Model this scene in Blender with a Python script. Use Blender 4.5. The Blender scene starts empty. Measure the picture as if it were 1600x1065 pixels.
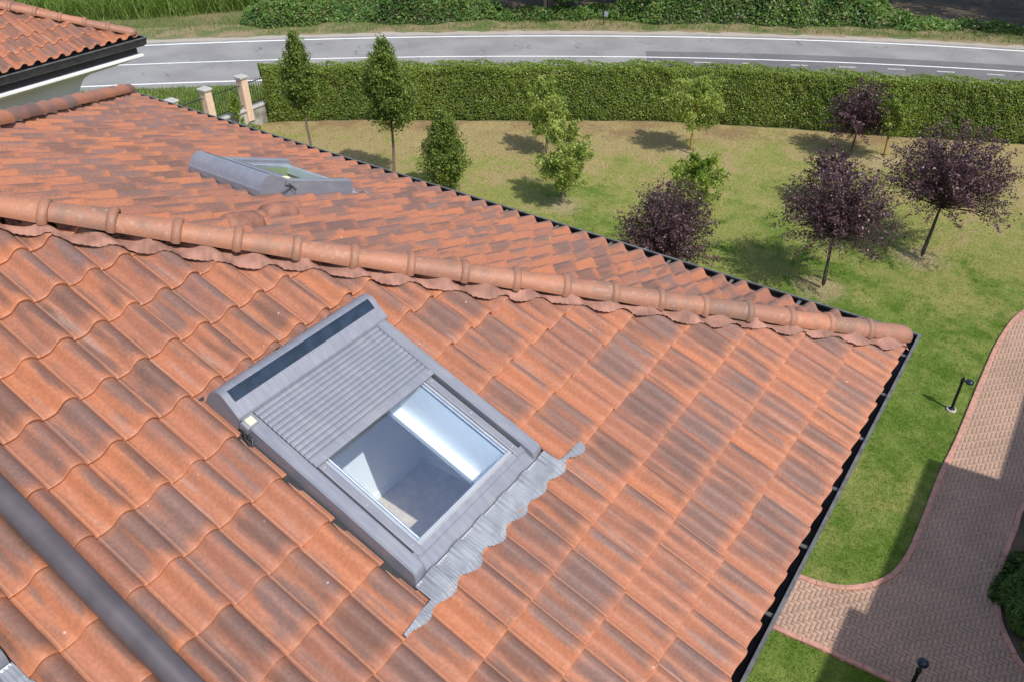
import bpy, math, random
import numpy as np
from mathutils import Matrix, Vector

R = math.radians
rng = np.random.default_rng(7)
random.seed(7)
scn = bpy.context.scene
col = scn.collection

# ------------------------------------------------------------------ camera
cam_pos = Vector((6.875, 0.3625, 4.191))
yaw, pit, rol = R(215.134), R(35.659), R(-0.478)
fw = Vector((math.cos(yaw)*math.cos(pit), math.sin(yaw)*math.cos(pit), -math.sin(pit)))
rt = Vector((math.sin(yaw), -math.cos(yaw), 0)); up = rt.cross(fw)
c_, s_ = math.cos(rol), math.sin(rol)
rt, up = c_*rt + s_*up, -s_*rt + c_*up
cd = bpy.data.cameras.new('camera'); cam = bpy.data.objects.new('camera', cd); col.objects.link(cam)
cd.sensor_width = 36.0; cd.lens = 36.0*1291.26/1600
cd.clip_start = .05; cd.clip_end = 2000
m = Matrix((rt, up, -fw)).transposed().to_4x4(); m.translation = cam_pos
cam.matrix_world = m
scn.camera = cam

# ------------------------------------------------------------------ world, sun, exposure
SUN_EL = R(53); SUN_AZ = R(71)            # direction TO the sun in plan, from +x towards +y
sun_dir = Vector((math.cos(SUN_AZ)*math.cos(SUN_EL), math.sin(SUN_AZ)*math.cos(SUN_EL), math.sin(SUN_EL)))
W = bpy.data.worlds.new('World'); scn.world = W; W.use_nodes = True
wn = W.node_tree.nodes; wl = W.node_tree.links
sky = wn.new('ShaderNodeTexSky'); sky.sky_type = 'NISHITA'; sky.sun_disc = False
sky.sun_elevation = SUN_EL; sky.sun_rotation = R(90) - SUN_AZ
sky.air_density = 1.0; sky.dust_density = 1.5
wl.new(sky.outputs[0], wn['Background'].inputs[0]); wn['Background'].inputs[1].default_value = 0.15
sd = bpy.data.lights.new('sun', 'SUN'); sd.energy = 3.35; sd.angle = R(0.53); sd.color = (1, .95, .87)
so = bpy.data.objects.new('sun', sd); col.objects.link(so)
so.rotation_euler = sun_dir.to_track_quat('Z', 'Y').to_euler(); so.location = (20, 30, 40)
scn.view_settings.view_transform = 'Standard'; scn.view_settings.look = 'None'
scn.view_settings.exposure = 0.38; scn.view_settings.gamma = 1.0
scn.cycles.max_bounces = 8; scn.cycles.transparent_max_bounces = 12

ZG = -8.309                                # ground level (eaves are at z = 0)
TP = R(20.816); CT, ST, TT = math.cos(TP), math.sin(TP), math.tan(TP)

# ------------------------------------------------------------------ node helper and materials
class G:
    def __init__(s, name):
        s.m = bpy.data.materials.new(name); s.m.use_nodes = True
        s.n = s.m.node_tree.nodes; s.l = s.m.node_tree.links
        s.b = s.n['Principled BSDF']; s.out = s.n['Material Output']
    def put(s, sock, v):
        if hasattr(v, 'is_output') or isinstance(v, bpy.types.NodeSocket): s.l.new(v, sock)
        else:
            if isinstance(v, (tuple, list)) and len(v) == 3 and sock.type == 'RGBA': v = (*v, 1)
            sock.default_value = v
    def node(s, t, **k):
        n = s.n.new(t)
        for a, v in k.items(): setattr(n, a, v)
        return n
    def math(s, op, a, b=0.0, c=0.0, clamp=False):
        n = s.node('ShaderNodeMath', operation=op, use_clamp=clamp)
        for i, v in enumerate((a, b, c)): s.put(n.inputs[i], v)
        return n.outputs[0]
    def vmath(s, op, a, b=(0, 0, 0)):
        n = s.node('ShaderNodeVectorMath', operation=op); s.put(n.inputs[0], a); s.put(n.inputs[1], b)
        return n.outputs['Value'] if op in ('DOT_PRODUCT', 'LENGTH') else n.outputs[0]
    def mix(s, f, a, b, mode='MIX'):
        n = s.node('ShaderNodeMix', data_type='RGBA', blend_type=mode); n.clamp_factor = True
        s.put(n.inputs[0], f); s.put(n.inputs[6], a); s.put(n.inputs[7], b); return n.outputs[2]
    def noise(s, vec, scale, detail=3.0, rough=.5, w=None):
        n = s.node('ShaderNodeTexNoise'); s.put(n.inputs['Vector'], vec)
        n.inputs['Scale'].default_value = scale; n.inputs['Detail'].default_value = detail
        n.inputs['Roughness'].default_value = rough; return n.outputs[0]
    def step(s, v, a, b):
        n = s.node('ShaderNodeMapRange', interpolation_type='SMOOTHSTEP'); s.put(n.inputs[0], v)
        s.put(n.inputs[1], a); s.put(n.inputs[2], b); return n.outputs[0]
    def attr(s, name):
        n = s.node('ShaderNodeAttribute', attribute_name=name); return n
    def pos(s): return s.node('ShaderNodeNewGeometry').outputs['Position']
    def xyz(s, v):
        n = s.node('ShaderNodeSeparateXYZ'); s.put(n.inputs[0], v); return n.outputs
    def comb(s, x, y, z):
        n = s.node('ShaderNodeCombineXYZ')
        for i, v in enumerate((x, y, z)): s.put(n.inputs[i], v)
        return n.outputs[0]
    def bump(s, h, strength, dist):
        n = s.node('ShaderNodeBump'); n.inputs['Strength'].default_value = strength
        n.inputs['Distance'].default_value = dist; s.put(n.inputs['Height'], h)
        s.l.new(n.outputs[0], s.b.inputs['Normal'])
    def set(s, **k):
        for a, v in k.items(): s.put(s.b.inputs[a.replace('_', ' ')], v)
        return s

def simple(name, c, rough=.6, metal=0.0, var=.12, scale=9.0, spec=.5, bump=0.0, bscale=80.0):
    g = G(name); p = g.pos()
    n = g.noise(p, scale, 4)
    lo = tuple(x*(1-var) for x in c); hi = tuple(min(1, x*(1+var)) for x in c)
    g.set(Base_Color=g.mix(g.step(n, .3, .7), lo, hi), Roughness=rough, Metallic=metal, Specular_IOR_Level=spec)
    if bump: g.bump(g.noise(p, bscale, 3), bump, .01)
    return g.m

def tile_material(name, ridge=False, sat=1.0):
    g = G(name); a = g.attr('tuv'); t = g.xyz(a.outputs['Color']); q, al, r1 = t[0], t[1], t[2]; r2 = a.outputs['Alpha']
    p = g.pos()
    r3 = g.math('FRACT', g.math('MULTIPLY', r1, 91.7)); r4 = g.math('FRACT', g.math('MULTIPLY', r2, 57.3))
    base = g.mix(g.step(r1, .0, .55), (.41, .153, .074), (.365, .145, .080))
    base = g.mix(g.step(r1, .55, 1.0), base, (.295, .125, .079))
    # flamed darker clouds that run along each tile
    v = g.comb(g.math('ADD', g.math('MULTIPLY', q, 3.6), g.math('MULTIPLY', r1, 83.0)),
               g.math('ADD', g.math('MULTIPLY', al, .55), g.math('MULTIPLY', r2, 61.0)), g.math('MULTIPLY', r3, 40.0))
    n1 = g.noise(v, 1.3, 2.5, .5)
    fl = g.math('SUBTRACT', q, .84); fl = g.math('MULTIPLY', fl, fl); fl = g.math('POWER', 2.718, g.math('MULTIPLY', fl, -26.0))  # dark band on the roll flank: flame colour plus painted roll shading
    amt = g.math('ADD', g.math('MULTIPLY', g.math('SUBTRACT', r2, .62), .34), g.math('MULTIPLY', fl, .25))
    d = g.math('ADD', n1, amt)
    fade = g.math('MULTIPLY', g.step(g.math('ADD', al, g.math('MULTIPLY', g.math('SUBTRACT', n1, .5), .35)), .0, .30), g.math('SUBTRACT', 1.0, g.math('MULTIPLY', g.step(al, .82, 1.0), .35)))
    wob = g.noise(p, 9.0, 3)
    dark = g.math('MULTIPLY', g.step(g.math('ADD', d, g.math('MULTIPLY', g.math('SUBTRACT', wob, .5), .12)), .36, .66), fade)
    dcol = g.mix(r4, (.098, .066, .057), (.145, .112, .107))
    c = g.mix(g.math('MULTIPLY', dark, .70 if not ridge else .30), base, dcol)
    # pale bloom in the pans of some tiles
    v2 = g.comb(g.math('ADD', g.math('MULTIPLY', q, 4.0), g.math('MULTIPLY', r2, 43.0)), g.math('MULTIPLY', al, .8), g.math('MULTIPLY', r1, 77.0))
    n2 = g.noise(v2, 1.1, 2)
    pan = g.math('SUBTRACT', 1.0, g.step(q, .25, .5))
    pale = g.math('MULTIPLY', g.math('MULTIPLY', g.step(n2, .5, .72), pan), g.step(r3, .55, .8))
    c = g.mix(g.math('MULTIPLY', pale, .6), c, (.36, .235, .195))
    # grain, soot specks, lime spots
    c = g.mix(g.step(g.noise(p, 55.0, 4, .6), .3, .75), g.mix(1.0, c, (.86, .86, .86), 'MULTIPLY'), g.mix(1.0, c, (1.12, 1.12, 1.1), 'MULTIPLY'))
    sm = g.math('MULTIPLY', g.step(g.noise(p, 3.2, 2), .60, .70), g.step(g.noise(p, 130.0, 2), .56, .66))
    c = g.mix(g.math('MULTIPLY', sm, .55), c, (.06, .045, .04))
    c = g.mix(g.math('MULTIPLY', g.step(g.noise(p, 34.0, 0), .89, .90), .6), c, (.6, .55, .5))
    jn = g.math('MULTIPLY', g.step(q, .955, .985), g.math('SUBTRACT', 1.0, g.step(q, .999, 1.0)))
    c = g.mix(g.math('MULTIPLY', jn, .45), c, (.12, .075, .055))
    rb = g.math('SUBTRACT', q, .085); rb = g.math('POWER', 2.718, g.math('MULTIPLY', g.math('MULTIPLY', rb, rb), -2500.0))
    c = g.mix(g.math('MULTIPLY', rb, .45), c, (.50, .27, .18))  # edge highlight of the rib painted in as a lighter line
    # clean orange arris at the tail
    lip = g.math('SUBTRACT', 1.0, g.step(al, -.02, .035))
    c = g.mix(g.math('MULTIPLY', lip, .65), c, (.50, .19, .08))
    if ridge:
        c = g.mix(.4, c, g.mix(r1, (.40, .20, .125), (.31, .165, .105)))
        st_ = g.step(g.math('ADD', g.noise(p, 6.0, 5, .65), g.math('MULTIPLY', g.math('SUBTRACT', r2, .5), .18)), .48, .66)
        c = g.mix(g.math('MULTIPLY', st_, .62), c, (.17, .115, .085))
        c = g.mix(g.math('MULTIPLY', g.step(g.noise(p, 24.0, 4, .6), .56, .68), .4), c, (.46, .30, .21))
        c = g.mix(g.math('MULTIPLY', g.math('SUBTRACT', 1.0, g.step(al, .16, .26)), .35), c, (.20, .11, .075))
    if sat != 1.0: c = g.mix(1.0, c, (sat, sat*.93, sat*.9), 'MULTIPLY')
    g.set(Base_Color=c, Roughness=g.math('ADD', .47, g.math('MULTIPLY', wob, .25)), Specular_IOR_Level=.45)
    g.bump(g.noise(p, 160.0, 4, .6), .25, .004)
    return g.m

def leaf_material(name, c1, c2, trans=.25, rough=.5, tcol=None, spec=.4, odd=None):
    g = G(name); a = g.attr('tint'); t = g.xyz(a.outputs['Color'])
    c = g.mix(t[0], c1, c2)
    if odd: c = g.mix(g.math('MULTIPLY', g.step(g.math('ADD', t[2], g.math('MULTIPLY', g.noise(g.pos(), .8, 3), .35)), 1.02, 1.12), .8), c, odd)
    c = g.mix(1.0, c, g.comb(*[g.math('ADD', .7, g.math('MULTIPLY', t[1], .6))]*3), 'MULTIPLY')
    g.set(Base_Color=c, Roughness=rough, Specular_IOR_Level=spec)
    tr = g.node('ShaderNodeBsdfTranslucent'); g.put(tr.inputs[0], g.mix(1.0, c, tcol or (1.25, 1.35, .6), 'MULTIPLY'))
    mx = g.node('ShaderNodeMixShader'); mx.inputs[0].default_value = trans
    g.l.new(g.b.outputs[0], mx.inputs[1]); g.l.new(tr.outputs[0], mx.inputs[2]); g.l.new(mx.outputs[0], g.out.inputs[0])
    return g.m

def grass_colour(g, p, blade=None):
    x = g.xyz(p)
    n = g.math('ADD', g.math('MULTIPLY', g.math('ADD', x[0], 14.25), .866), g.math('MULTIPLY', g.math('ADD', x[1], 26.8), .5))  # metres in front of the hedge
    big = g.noise(p, .17, 2); mid = g.noise(p, .6, 5, .62); sml = g.noise(p, 3.2, 5, .65)
    v = g.math('ADD', g.math('MULTIPLY', g.step(n, -1.0, 14.0), .44), g.math('MULTIPLY', g.math('SUBTRACT', big, .5), 1.0))
    v = g.math('ADD', v, g.math('MULTIPLY', g.math('SUBTRACT', mid, .5), 1.5))
    v = g.math('ADD', v, g.math('ADD', g.math('MULTIPLY', g.math('SUBTRACT', sml, .5), 1.0), .05))
    # the lush strip along the house
    v = g.math('ADD', v, g.math('MULTIPLY', g.step(x[0], -13.5, -7.5), .10))
    gf = g.step(v, .0, .62)
    dry = g.mix(mid, (.42, .335, .17), (.35, .28, .13))
    yel = g.mix(sml, (.27, .285, .085), (.33, .32, .11))
    grn = g.mix(g.step(g.noise(p, 1.5, 5, .65), .3, .72), (.095, .175, .022), (.225, .285, .07))
    c = g.mix(g.step(v, .02, .22), dry, yel); c = g.mix(g.step(v, .24, .66), c, grn)
    ring = None
    for bx, by in ((-14.65, -12.67), (-21.1, -11.06), (-24.5, -4.87), (-14.42, -3.89), (-17.71, -2.0), (-24.2, -5.95), (-12.72, -18.35)):
        dd = g.vmath('LENGTH', g.vmath('SUBTRACT', p, (bx, by, ZG)))
        rr = g.math('SUBTRACT', 1.0, g.step(g.math('ADD', dd, g.math('MULTIPLY', g.math('SUBTRACT', sml, .5), 1.1)), .25, .95))
        ring = rr if ring is None else g.math('MAXIMUM', ring, rr)
    c = g.mix(g.math('MULTIPLY', ring, .8), c, (.43, .345, .21))
    # bare earth close to the hedge foot
    bare = g.math('MULTIPLY', g.math('SUBTRACT', 1.0, g.step(n, .1, 1.1)), g.step(mid, .42, .6))
    return g.mix(g.math('MULTIPLY', bare, .8), c, (.30, .20, .12)), gf

M = {}
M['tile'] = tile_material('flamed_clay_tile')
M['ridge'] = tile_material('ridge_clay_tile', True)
M['clay'] = simple('vent_clay', (.24, .105, .068), .7, var=.3, bump=.2)
M['flash_mesh'] = simple('pleated_red_flashing', (.29, .145, .105), .75, var=.3, scale=7, bump=.2, bscale=150)
M['gutter'] = simple('dark_gutter_metal', (.042, .041, .043), .45, .3, var=.3)
M['gutter_rim'] = simple('gutter_rim_metal', (.13, .13, .13), .5, .2, var=.25, scale=14)
M['pipe'] = simple('brown_pipe_metal', (.098, .084, .090), .42, .15, var=.18, scale=5)
M['alu'] = simple('grey_aluminium', (.235, .245, .285), .42, .25, var=.05, scale=4)
g = G('grey_aluminium'); p = g.pos()
ob = g.node('ShaderNodeTexCoord').outputs['Object']
st_ = g.noise(g.vmath('MULTIPLY', ob, (38.0, 5.0, 20.0)), 1.0, 3)
c = g.mix(g.step(st_, .3, .75), (.222, .232, .272), (.262, .27, .305))
c = g.mix(g.math('MULTIPLY', g.step(g.noise(p, 5.0, 4), .5, .7), .35), c, (.31, .305, .31))
c = g.mix(g.math('MULTIPLY', g.step(g.noise(p, 170.0, 2), .62, .72), .35), c, (.40, .38, .36))
g.set(Base_Color=c, Roughness=g.math('ADD', .34, g.math('MULTIPLY', st_, .2)), Metallic=.25); M['alu'] = g.m
M['alu_dark'] = simple('dark_grey_trim', (.03, .032, .036), .5, .1, var=.2)
M['alu_light'] = simple('pale_sash_aluminium', (.42, .44, .47), .35, .3, var=.06)
M['chrome'] = simple('bright_rail', (.75, .77, .8), .22, .9, var=.05)
M['solar'] = simple('solar_strip', (.018, .03, .05), .25, .0, var=.25, scale=12)
M['sensor'] = simple('cream_plastic', (.72, .64, .42), .5, var=.08)
M['wire'] = simple('black_wire', (.02, .02, .02), .5)
M['white'] = simple('white_plaster', (.88, .88, .87), .8, var=.03, scale=2)
M['floor'] = simple('pale_floor', (.60, .47, .36), .6, var=.12, scale=14)
M['sage'] = simple('reflection_green_plaster', (.17, .20, .085), .85, var=.1, scale=2)  # dark green walls standing in for the lawn's reflection in the glass
M['wall'] = simple('beige_render', (.66, .54, .43), .85, var=.06, scale=3, bump=.15, bscale=120)
M['cornice'] = simple('pale_cornice', (.72, .72, .70), .8, var=.05, scale=3)
M['soffit'] = simple('dark_soffit', (.02, .02, .02), .7)
M['concrete'] = simple('weathered_concrete', (.33, .31, .27), .9, var=.45, scale=2.2, bump=.3, bscale=60)
M['coping'] = simple('stone_coping', (.42, .41, .39), .85, var=.15, scale=8)
M['peach'] = simple('peach_render', (.70, .50, .36), .85, var=.06, scale=4)
M['iron'] = simple('dark_iron', (.03, .03, .035), .5, .3)
M['lamp_black'] = simple('black_lamp_metal', (.012, .012, .014), .32, .2)
M['lamp_blue'] = simple('lamp_dome', (.02, .03, .05), .15, .1)
M['lamp_white'] = simple('lamp_lens', (.45, .44, .41), .5)
M['bark'] = simple('grey_bark', (.17, .13, .095), .9, var=.35, scale=25, bump=.6, bscale=60)
M['bark_dark'] = simple('dark_bark', (.09, .07, .06), .9, var=.35, scale=25, bump=.6, bscale=60)
M['bark_yellow'] = simple('ochre_bark', (.34, .21, .06), .9, var=.3, scale=25, bump=.4, bscale=60)
M['kerb'] = simple('pink_concrete_edging', (.46, .24, .185), .85, var=.18, scale=9, bump=.2)
M['core'] = simple('foliage_shade_core', (.022, .03, .012), .95, var=.4, scale=10)  # dark core colour standing in for the shade inside foliage
M['hornbeam'] = leaf_material('hornbeam_leaf', (.075, .125, .02), (.22, .28, .05))
M['lime'] = leaf_material('lime_leaf', (.17, .25, .045), (.42, .47, .12), .36)
M['bright'] = leaf_material('bright_leaf', (.13, .215, .022), (.27, .34, .05), .35)
M['plum'] = leaf_material('plum_leaf', (.050, .025, .031), (.150, .080, .088), .18, .42, (1.5, .7, .9), .5)
M['hedge'] = leaf_material('laurel_leaf', (.075, .14, .018), (.25, .33, .05), .28, .42, None, .35, (.26, .19, .06))
M['bramble'] = leaf_material('bramble_leaf', (.045, .105, .016), (.135, .235, .045), .25, .5, None, .4, (.24, .19, .08))
M['forest'] = leaf_material('forest_leaf', (.022, .055, .010), (.07, .14, .025), .2, .5)
M['reed'] = leaf_material('reed_blade', (.085, .17, .025), (.26, .34, .08), .35, .55)
M['weed'] = leaf_material('verge_blade', (.09, .16, .025), (.20, .25, .06), .3, .6)
M['conifer'] = leaf_material('conifer_spray', (.03, .075, .01), (.09, .16, .02), .15, .6)
M['golden'] = leaf_material('golden_spray', (.16, .16, .02), (.30, .27, .05), .2, .6)

g = G('lawn_grass'); p = g.pos(); c, gf = grass_colour(g, p)
fine = g.noise(p, 38.0, 4, .7)
c = g.mix(g.step(fine, .25, .75), g.mix(1.0, c, (.62, .64, .6), 'MULTIPLY'), g.mix(1.0, c, (1.2, 1.2, 1.15), 'MULTIPLY'))
g.set(Base_Color=c, Roughness=.95, Specular_IOR_Level=.1); g.bump(g.noise(p, 30.0, 4, .7), .9, .05); M['lawn'] = g.m
g = G('grass_blade'); p = g.pos(); c, gf = grass_colour(g, p); t = g.xyz(g.attr('tint').outputs['Color'])
c = g.mix(1.0, c, g.comb(*[g.math('ADD', .75, g.math('MULTIPLY', t[0], .75))]*3), 'MULTIPLY')
g.set(Base_Color=c, Roughness=.8, Specular_IOR_Level=.2)
tr = g.node('ShaderNodeBsdfTranslucent'); g.put(tr.inputs[0], c); mx = g.node('ShaderNodeMixShader'); mx.inputs[0].default_value = .3
g.l.new(g.b.outputs[0], mx.inputs[1]); g.l.new(tr.outputs[0], mx.inputs[2]); g.l.new(mx.outputs[0], g.out.inputs[0]); M['blade'] = g.m
g = G('field_ground'); p = g.pos()
c = g.mix(g.step(g.noise(p, .35, 4), .35, .65), (.13, .15, .045), (.25, .20, .10))
c = g.mix(g.step(g.noise(p, 9.0, 4), .3, .7), g.mix(1.0, c, (.7, .7, .7), 'MULTIPLY'), c)
g.set(Base_Color=c, Roughness=.95); g.bump(g.noise(p, 14.0, 4), .8, .08); M['field'] = g.m
g = G('verge_ground'); p = g.pos()
c = g.mix(g.step(g.noise(p, .8, 4), .35, .62), (.14, .17, .05), (.31, .235, .13))
c = g.mix(g.step(g.noise(p, 22.0, 4), .3, .7), g.mix(1.0, c, (.7, .7, .7), 'MULTIPLY'), c)
g.set(Base_Color=c, Roughness=.95); g.bump(g.noise(p, 25.0, 4), .8, .05); M['verge'] = g.m
g = G('forest_floor'); p = g.pos()
g.set(Base_Color=g.mix(g.step(g.noise(p, 1.5, 4), .35, .65), (.06, .045, .03), (.12, .085, .05)), Roughness=.95); M['litter'] = g.m
def asphalt(name, lo, hi):
    g = G(name); p = g.pos()
    c = g.mix(g.step(g.noise(p, .5, 4), .3, .7), lo, hi)
    c = g.mix(g.step(g.noise(p, 60.0, 3), .3, .7), g.mix(1.0, c, (.82, .82, .82), 'MULTIPLY'), g.mix(1.0, c, (1.1, 1.1, 1.1), 'MULTIPLY'))
    w = g.node('ShaderNodeTexVoronoi', feature='DISTANCE_TO_EDGE'); w.inputs['Scale'].default_value = .55
    g.put(w.inputs['Vector'], g.vmath('ADD', p, g.vmath('SCALE', g.comb(g.noise(p, 2.0, 3), g.noise(p, 2.3, 3), 0.0), (0, 0, 0))))
    crack = g.math('SUBTRACT', 1.0, g.step(w.outputs[0], .004, .016))
    crack = g.math('MULTIPLY', crack, g.step(g.noise(p, .7, 2), .5, .6))
    c = g.mix(g.math('MULTIPLY', crack, .5), c, (.05, .05, .05))
    g.set(Base_Color=c, Roughness=.9, Specular_IOR_Level=.3); g.bump(g.noise(p, 90.0, 2), .3, .01); return g.m
M['asphalt'] = asphalt('pale_asphalt', (.225, .22, .215), (.285, .28, .27))
M['patch'] = asphalt('dark_asphalt_patch', (.135, .132, .135), (.165, .16, .163))
M['gravel'] = simple('roadside_gravel', (.36, .32, .27), .95, var=.25, scale=30, bump=.5)
M['paint'] = simple('white_road_paint', (.78, .78, .76), .7, var=.08, scale=6)
M['old_paint'] = simple('worn_grey_paint', (.42, .42, .39), .8, var=.2, scale=6)
M['sand'] = simple('joint_sand', (.24, .17, .13), .95, var=.3, scale=20)
g = G('clay_paver'); p = g.pos(); t = g.xyz(g.attr('tint').outputs['Color'])
c = g.mix(t[0], (.43, .285, .21), (.49, .315, .23)); c = g.mix(g.math('MULTIPLY', g.step(t[1], .6, 1.0), .5), c, (.38, .28, .22))
c = g.mix(g.step(g.noise(p, 1.1, 3), .35, .7), c, g.mix(1.0, c, (.85, .86, .84), 'MULTIPLY'))
c = g.mix(g.step(g.noise(p, 90.0, 3), .3, .7), g.mix(1.0, c, (.88, .88, .88), 'MULTIPLY'), c)
g.set(Base_Color=c, Roughness=.88); g.bump(g.noise(p, 140.0, 3), .25, .005); M['paver'] = g.m
g = G('lead_sheet'); p = g.pos()
g.set(Base_Color=g.mix(g.step(g.noise(p, 7.0, 4), .35, .7), (.20, .215, .245), (.30, .32, .35)), Roughness=.62, Metallic=.1, Specular_IOR_Level=.4); M['lead'] = g.m
g = G('window_glass')
tr = g.node('ShaderNodeBsdfTransparent'); tr.inputs[0].default_value = (.86, .93, .97, 1)
gl = g.node('ShaderNodeBsdfGlossy'); gl.inputs['Roughness'].default_value = .02; gl.inputs['Color'].default_value = (.24, .29, .34, 1)
mx = g.node('ShaderNodeAddShader')
g.l.new(tr.outputs[0], mx.inputs[0]); g.l.new(gl.outputs[0], mx.inputs[1]); g.l.new(mx.outputs[0], g.out.inputs[0]); M['glass'] = g.m

# ------------------------------------------------------------------ object helpers
def tag(o, label=None, cat=None, group=None, kind=None):
    if label: o['label'] = label
    if cat: o['category'] = cat
    if group: o['group'] = group
    if kind: o['kind'] = kind
    return o
def mesh_obj(name, v, f, mat, parent=None, smooth=False, attrs=None, quads=False, world=True):
    me = bpy.data.meshes.new(name)
    v = np.asarray(v, dtype=np.float32).reshape(-1, 3)
    if quads:
        f = np.asarray(f, dtype=np.int32); n = f.shape[1]
        me.vertices.add(len(v)); me.vertices.foreach_set('co', v.ravel())
        me.loops.add(f.size); me.loops.foreach_set('vertex_index', f.ravel())
        me.polygons.add(len(f)); me.polygons.foreach_set('loop_start', np.arange(0, f.size, n, dtype=np.int32))
        me.update(calc_edges=True); me.validate()
    else:
        me.from_pydata(v.tolist(), [], [tuple(int(i) for i in q) for q in f]); me.update()
    if attrs:
        for k, a in attrs.items():
            at = me.color_attributes.new(k, 'FLOAT_COLOR', 'POINT'); at.data.foreach_set('color', np.asarray(a, dtype=np.float32).ravel())
    if smooth: me.polygons.foreach_set('use_smooth', np.ones(len(me.polygons), dtype=bool))
    me.materials.append(mat)
    o = bpy.data.objects.new(name, me); col.objects.link(o)
    if parent is not None:
        o.parent = parent
        if world and parent.type == 'EMPTY': o.location = -Vector(parent.location)
    return o
def empty(name, loc, label, cat, group=None):
    o = bpy.data.objects.new(name, None); col.objects.link(o); o.location = loc; o.empty_display_size = .3
    return tag(o, label, cat, group)
class MB:
    def __init__(s): s.v = []; s.f = []
    def add(s, v, f):
        n = len(s.v); s.v += [tuple(map(float, q)) for q in v]; s.f += [tuple(i+n for i in q) for q in f]; return s
    def box(s, a, b):
        x0, y0, z0 = a; x1, y1, z1 = b
        return s.add([(x0,y0,z0),(x1,y0,z0),(x1,y1,z0),(x0,y1,z0),(x0,y0,z1),(x1,y0,z1),(x1,y1,z1),(x0,y1,z1)],
                     [(0,3,2,1),(4,5,6,7),(0,1,5,4),(1,2,6,5),(2,3,7,6),(3,0,4,7)])
    def rbox(s, a, b, r):                    # box with bevelled top edges
        x0, y0, z0 = a; x1, y1, z1 = b
        rings = [(0, z0), (0, z1-r), (r*.3, z1-r*.3), (r, z1)]
        v = []; f = []
        for d, z in rings: v += [(x0+d,y0+d,z),(x1-d,y0+d,z),(x1-d,y1-d,z),(x0+d,y1-d,z)]
        for k in range(len(rings)-1):
            for i in range(4): j = (i+1) % 4; f.append((4*k+i, 4*k+j, 4*k+4+j, 4*k+4+i))
        n = 4*(len(rings)-1); f.append((n, n+1, n+2, n+3)); f.append((3, 2, 1, 0)); return s.add(v, f)
    def extrude(s, prof, mapf, t0, t1, closed=True, caps=True):   # profile [(a,b)] swept between mapf(a,b,t0) and t1
        n = len(prof); v = [mapf(a, b, t0) for a, b in prof] + [mapf(a, b, t1) for a, b in prof]
        f = [(i, (i+1) % n, n+(i+1) % n, n+i) for i in range(n if closed else n-1)]
        if closed and caps: f += [tuple(range(n-1, -1, -1)), tuple(range(n, 2*n))]
        return s.add(v, f)
    def tube(s, pts, rad, seg=10, caps=True):
        pts = [Vector(q) for q in pts]; n = len(pts)
        rad = [rad]*n if not hasattr(rad, '__len__') else rad
        v = []; f = []; ref = Vector((0, 0, 1))
        for i, q in enumerate(pts):
            d = (pts[min(i+1, n-1)]-pts[max(i-1, 0)]).normalized()
            a = d.cross(ref if abs(d.z) < .95 else Vector((1, 0, 0))).normalized(); b = d.cross(a)
            for k in range(seg):
                t = 2*math.pi*k/seg; v.append(q + float(rad[i])*(math.cos(t)*a + math.sin(t)*b))
        for i in range(n-1):
            for k in range(seg): j = (k+1) % seg; f.append((i*seg+k, i*seg+j, (i+1)*seg+j, (i+1)*seg+k))
        if caps: f += [tuple(range(seg-1, -1, -1)), tuple((n-1)*seg+k for k in range(seg))]
        return s.add(v, f)
    def lathe(s, prof, c=(0, 0, 0), seg=20):
        v = []; f = []; n = len(prof)
        for r, z in prof:
            for k in range(seg): t = 2*math.pi*k/seg; v.append((c[0]+r*math.cos(t), c[1]+r*math.sin(t), c[2]+z))
        for i in range(n-1):
            for k in range(seg): j = (k+1) % seg; f.append((i*seg+k, i*seg+j, (i+1)*seg+j, (i+1)*seg+k))
        f += [tuple(range(seg-1, -1, -1)), tuple((n-1)*seg+k for k in range(seg))]
        return s.add(v, f)
    def build(s, name, mat, parent=None, smooth=False, world=True):
        o = mesh_obj(name, s.v, s.f, mat, parent, False, world=world)
        if smooth:
            o.data.polygons.foreach_set('use_smooth', np.ones(len(o.data.polygons), dtype=bool))
            try: o.data.set_sharp_from_angle(angle=R(smooth if smooth is not True else 40))
            except Exception: pass
        return o

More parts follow.
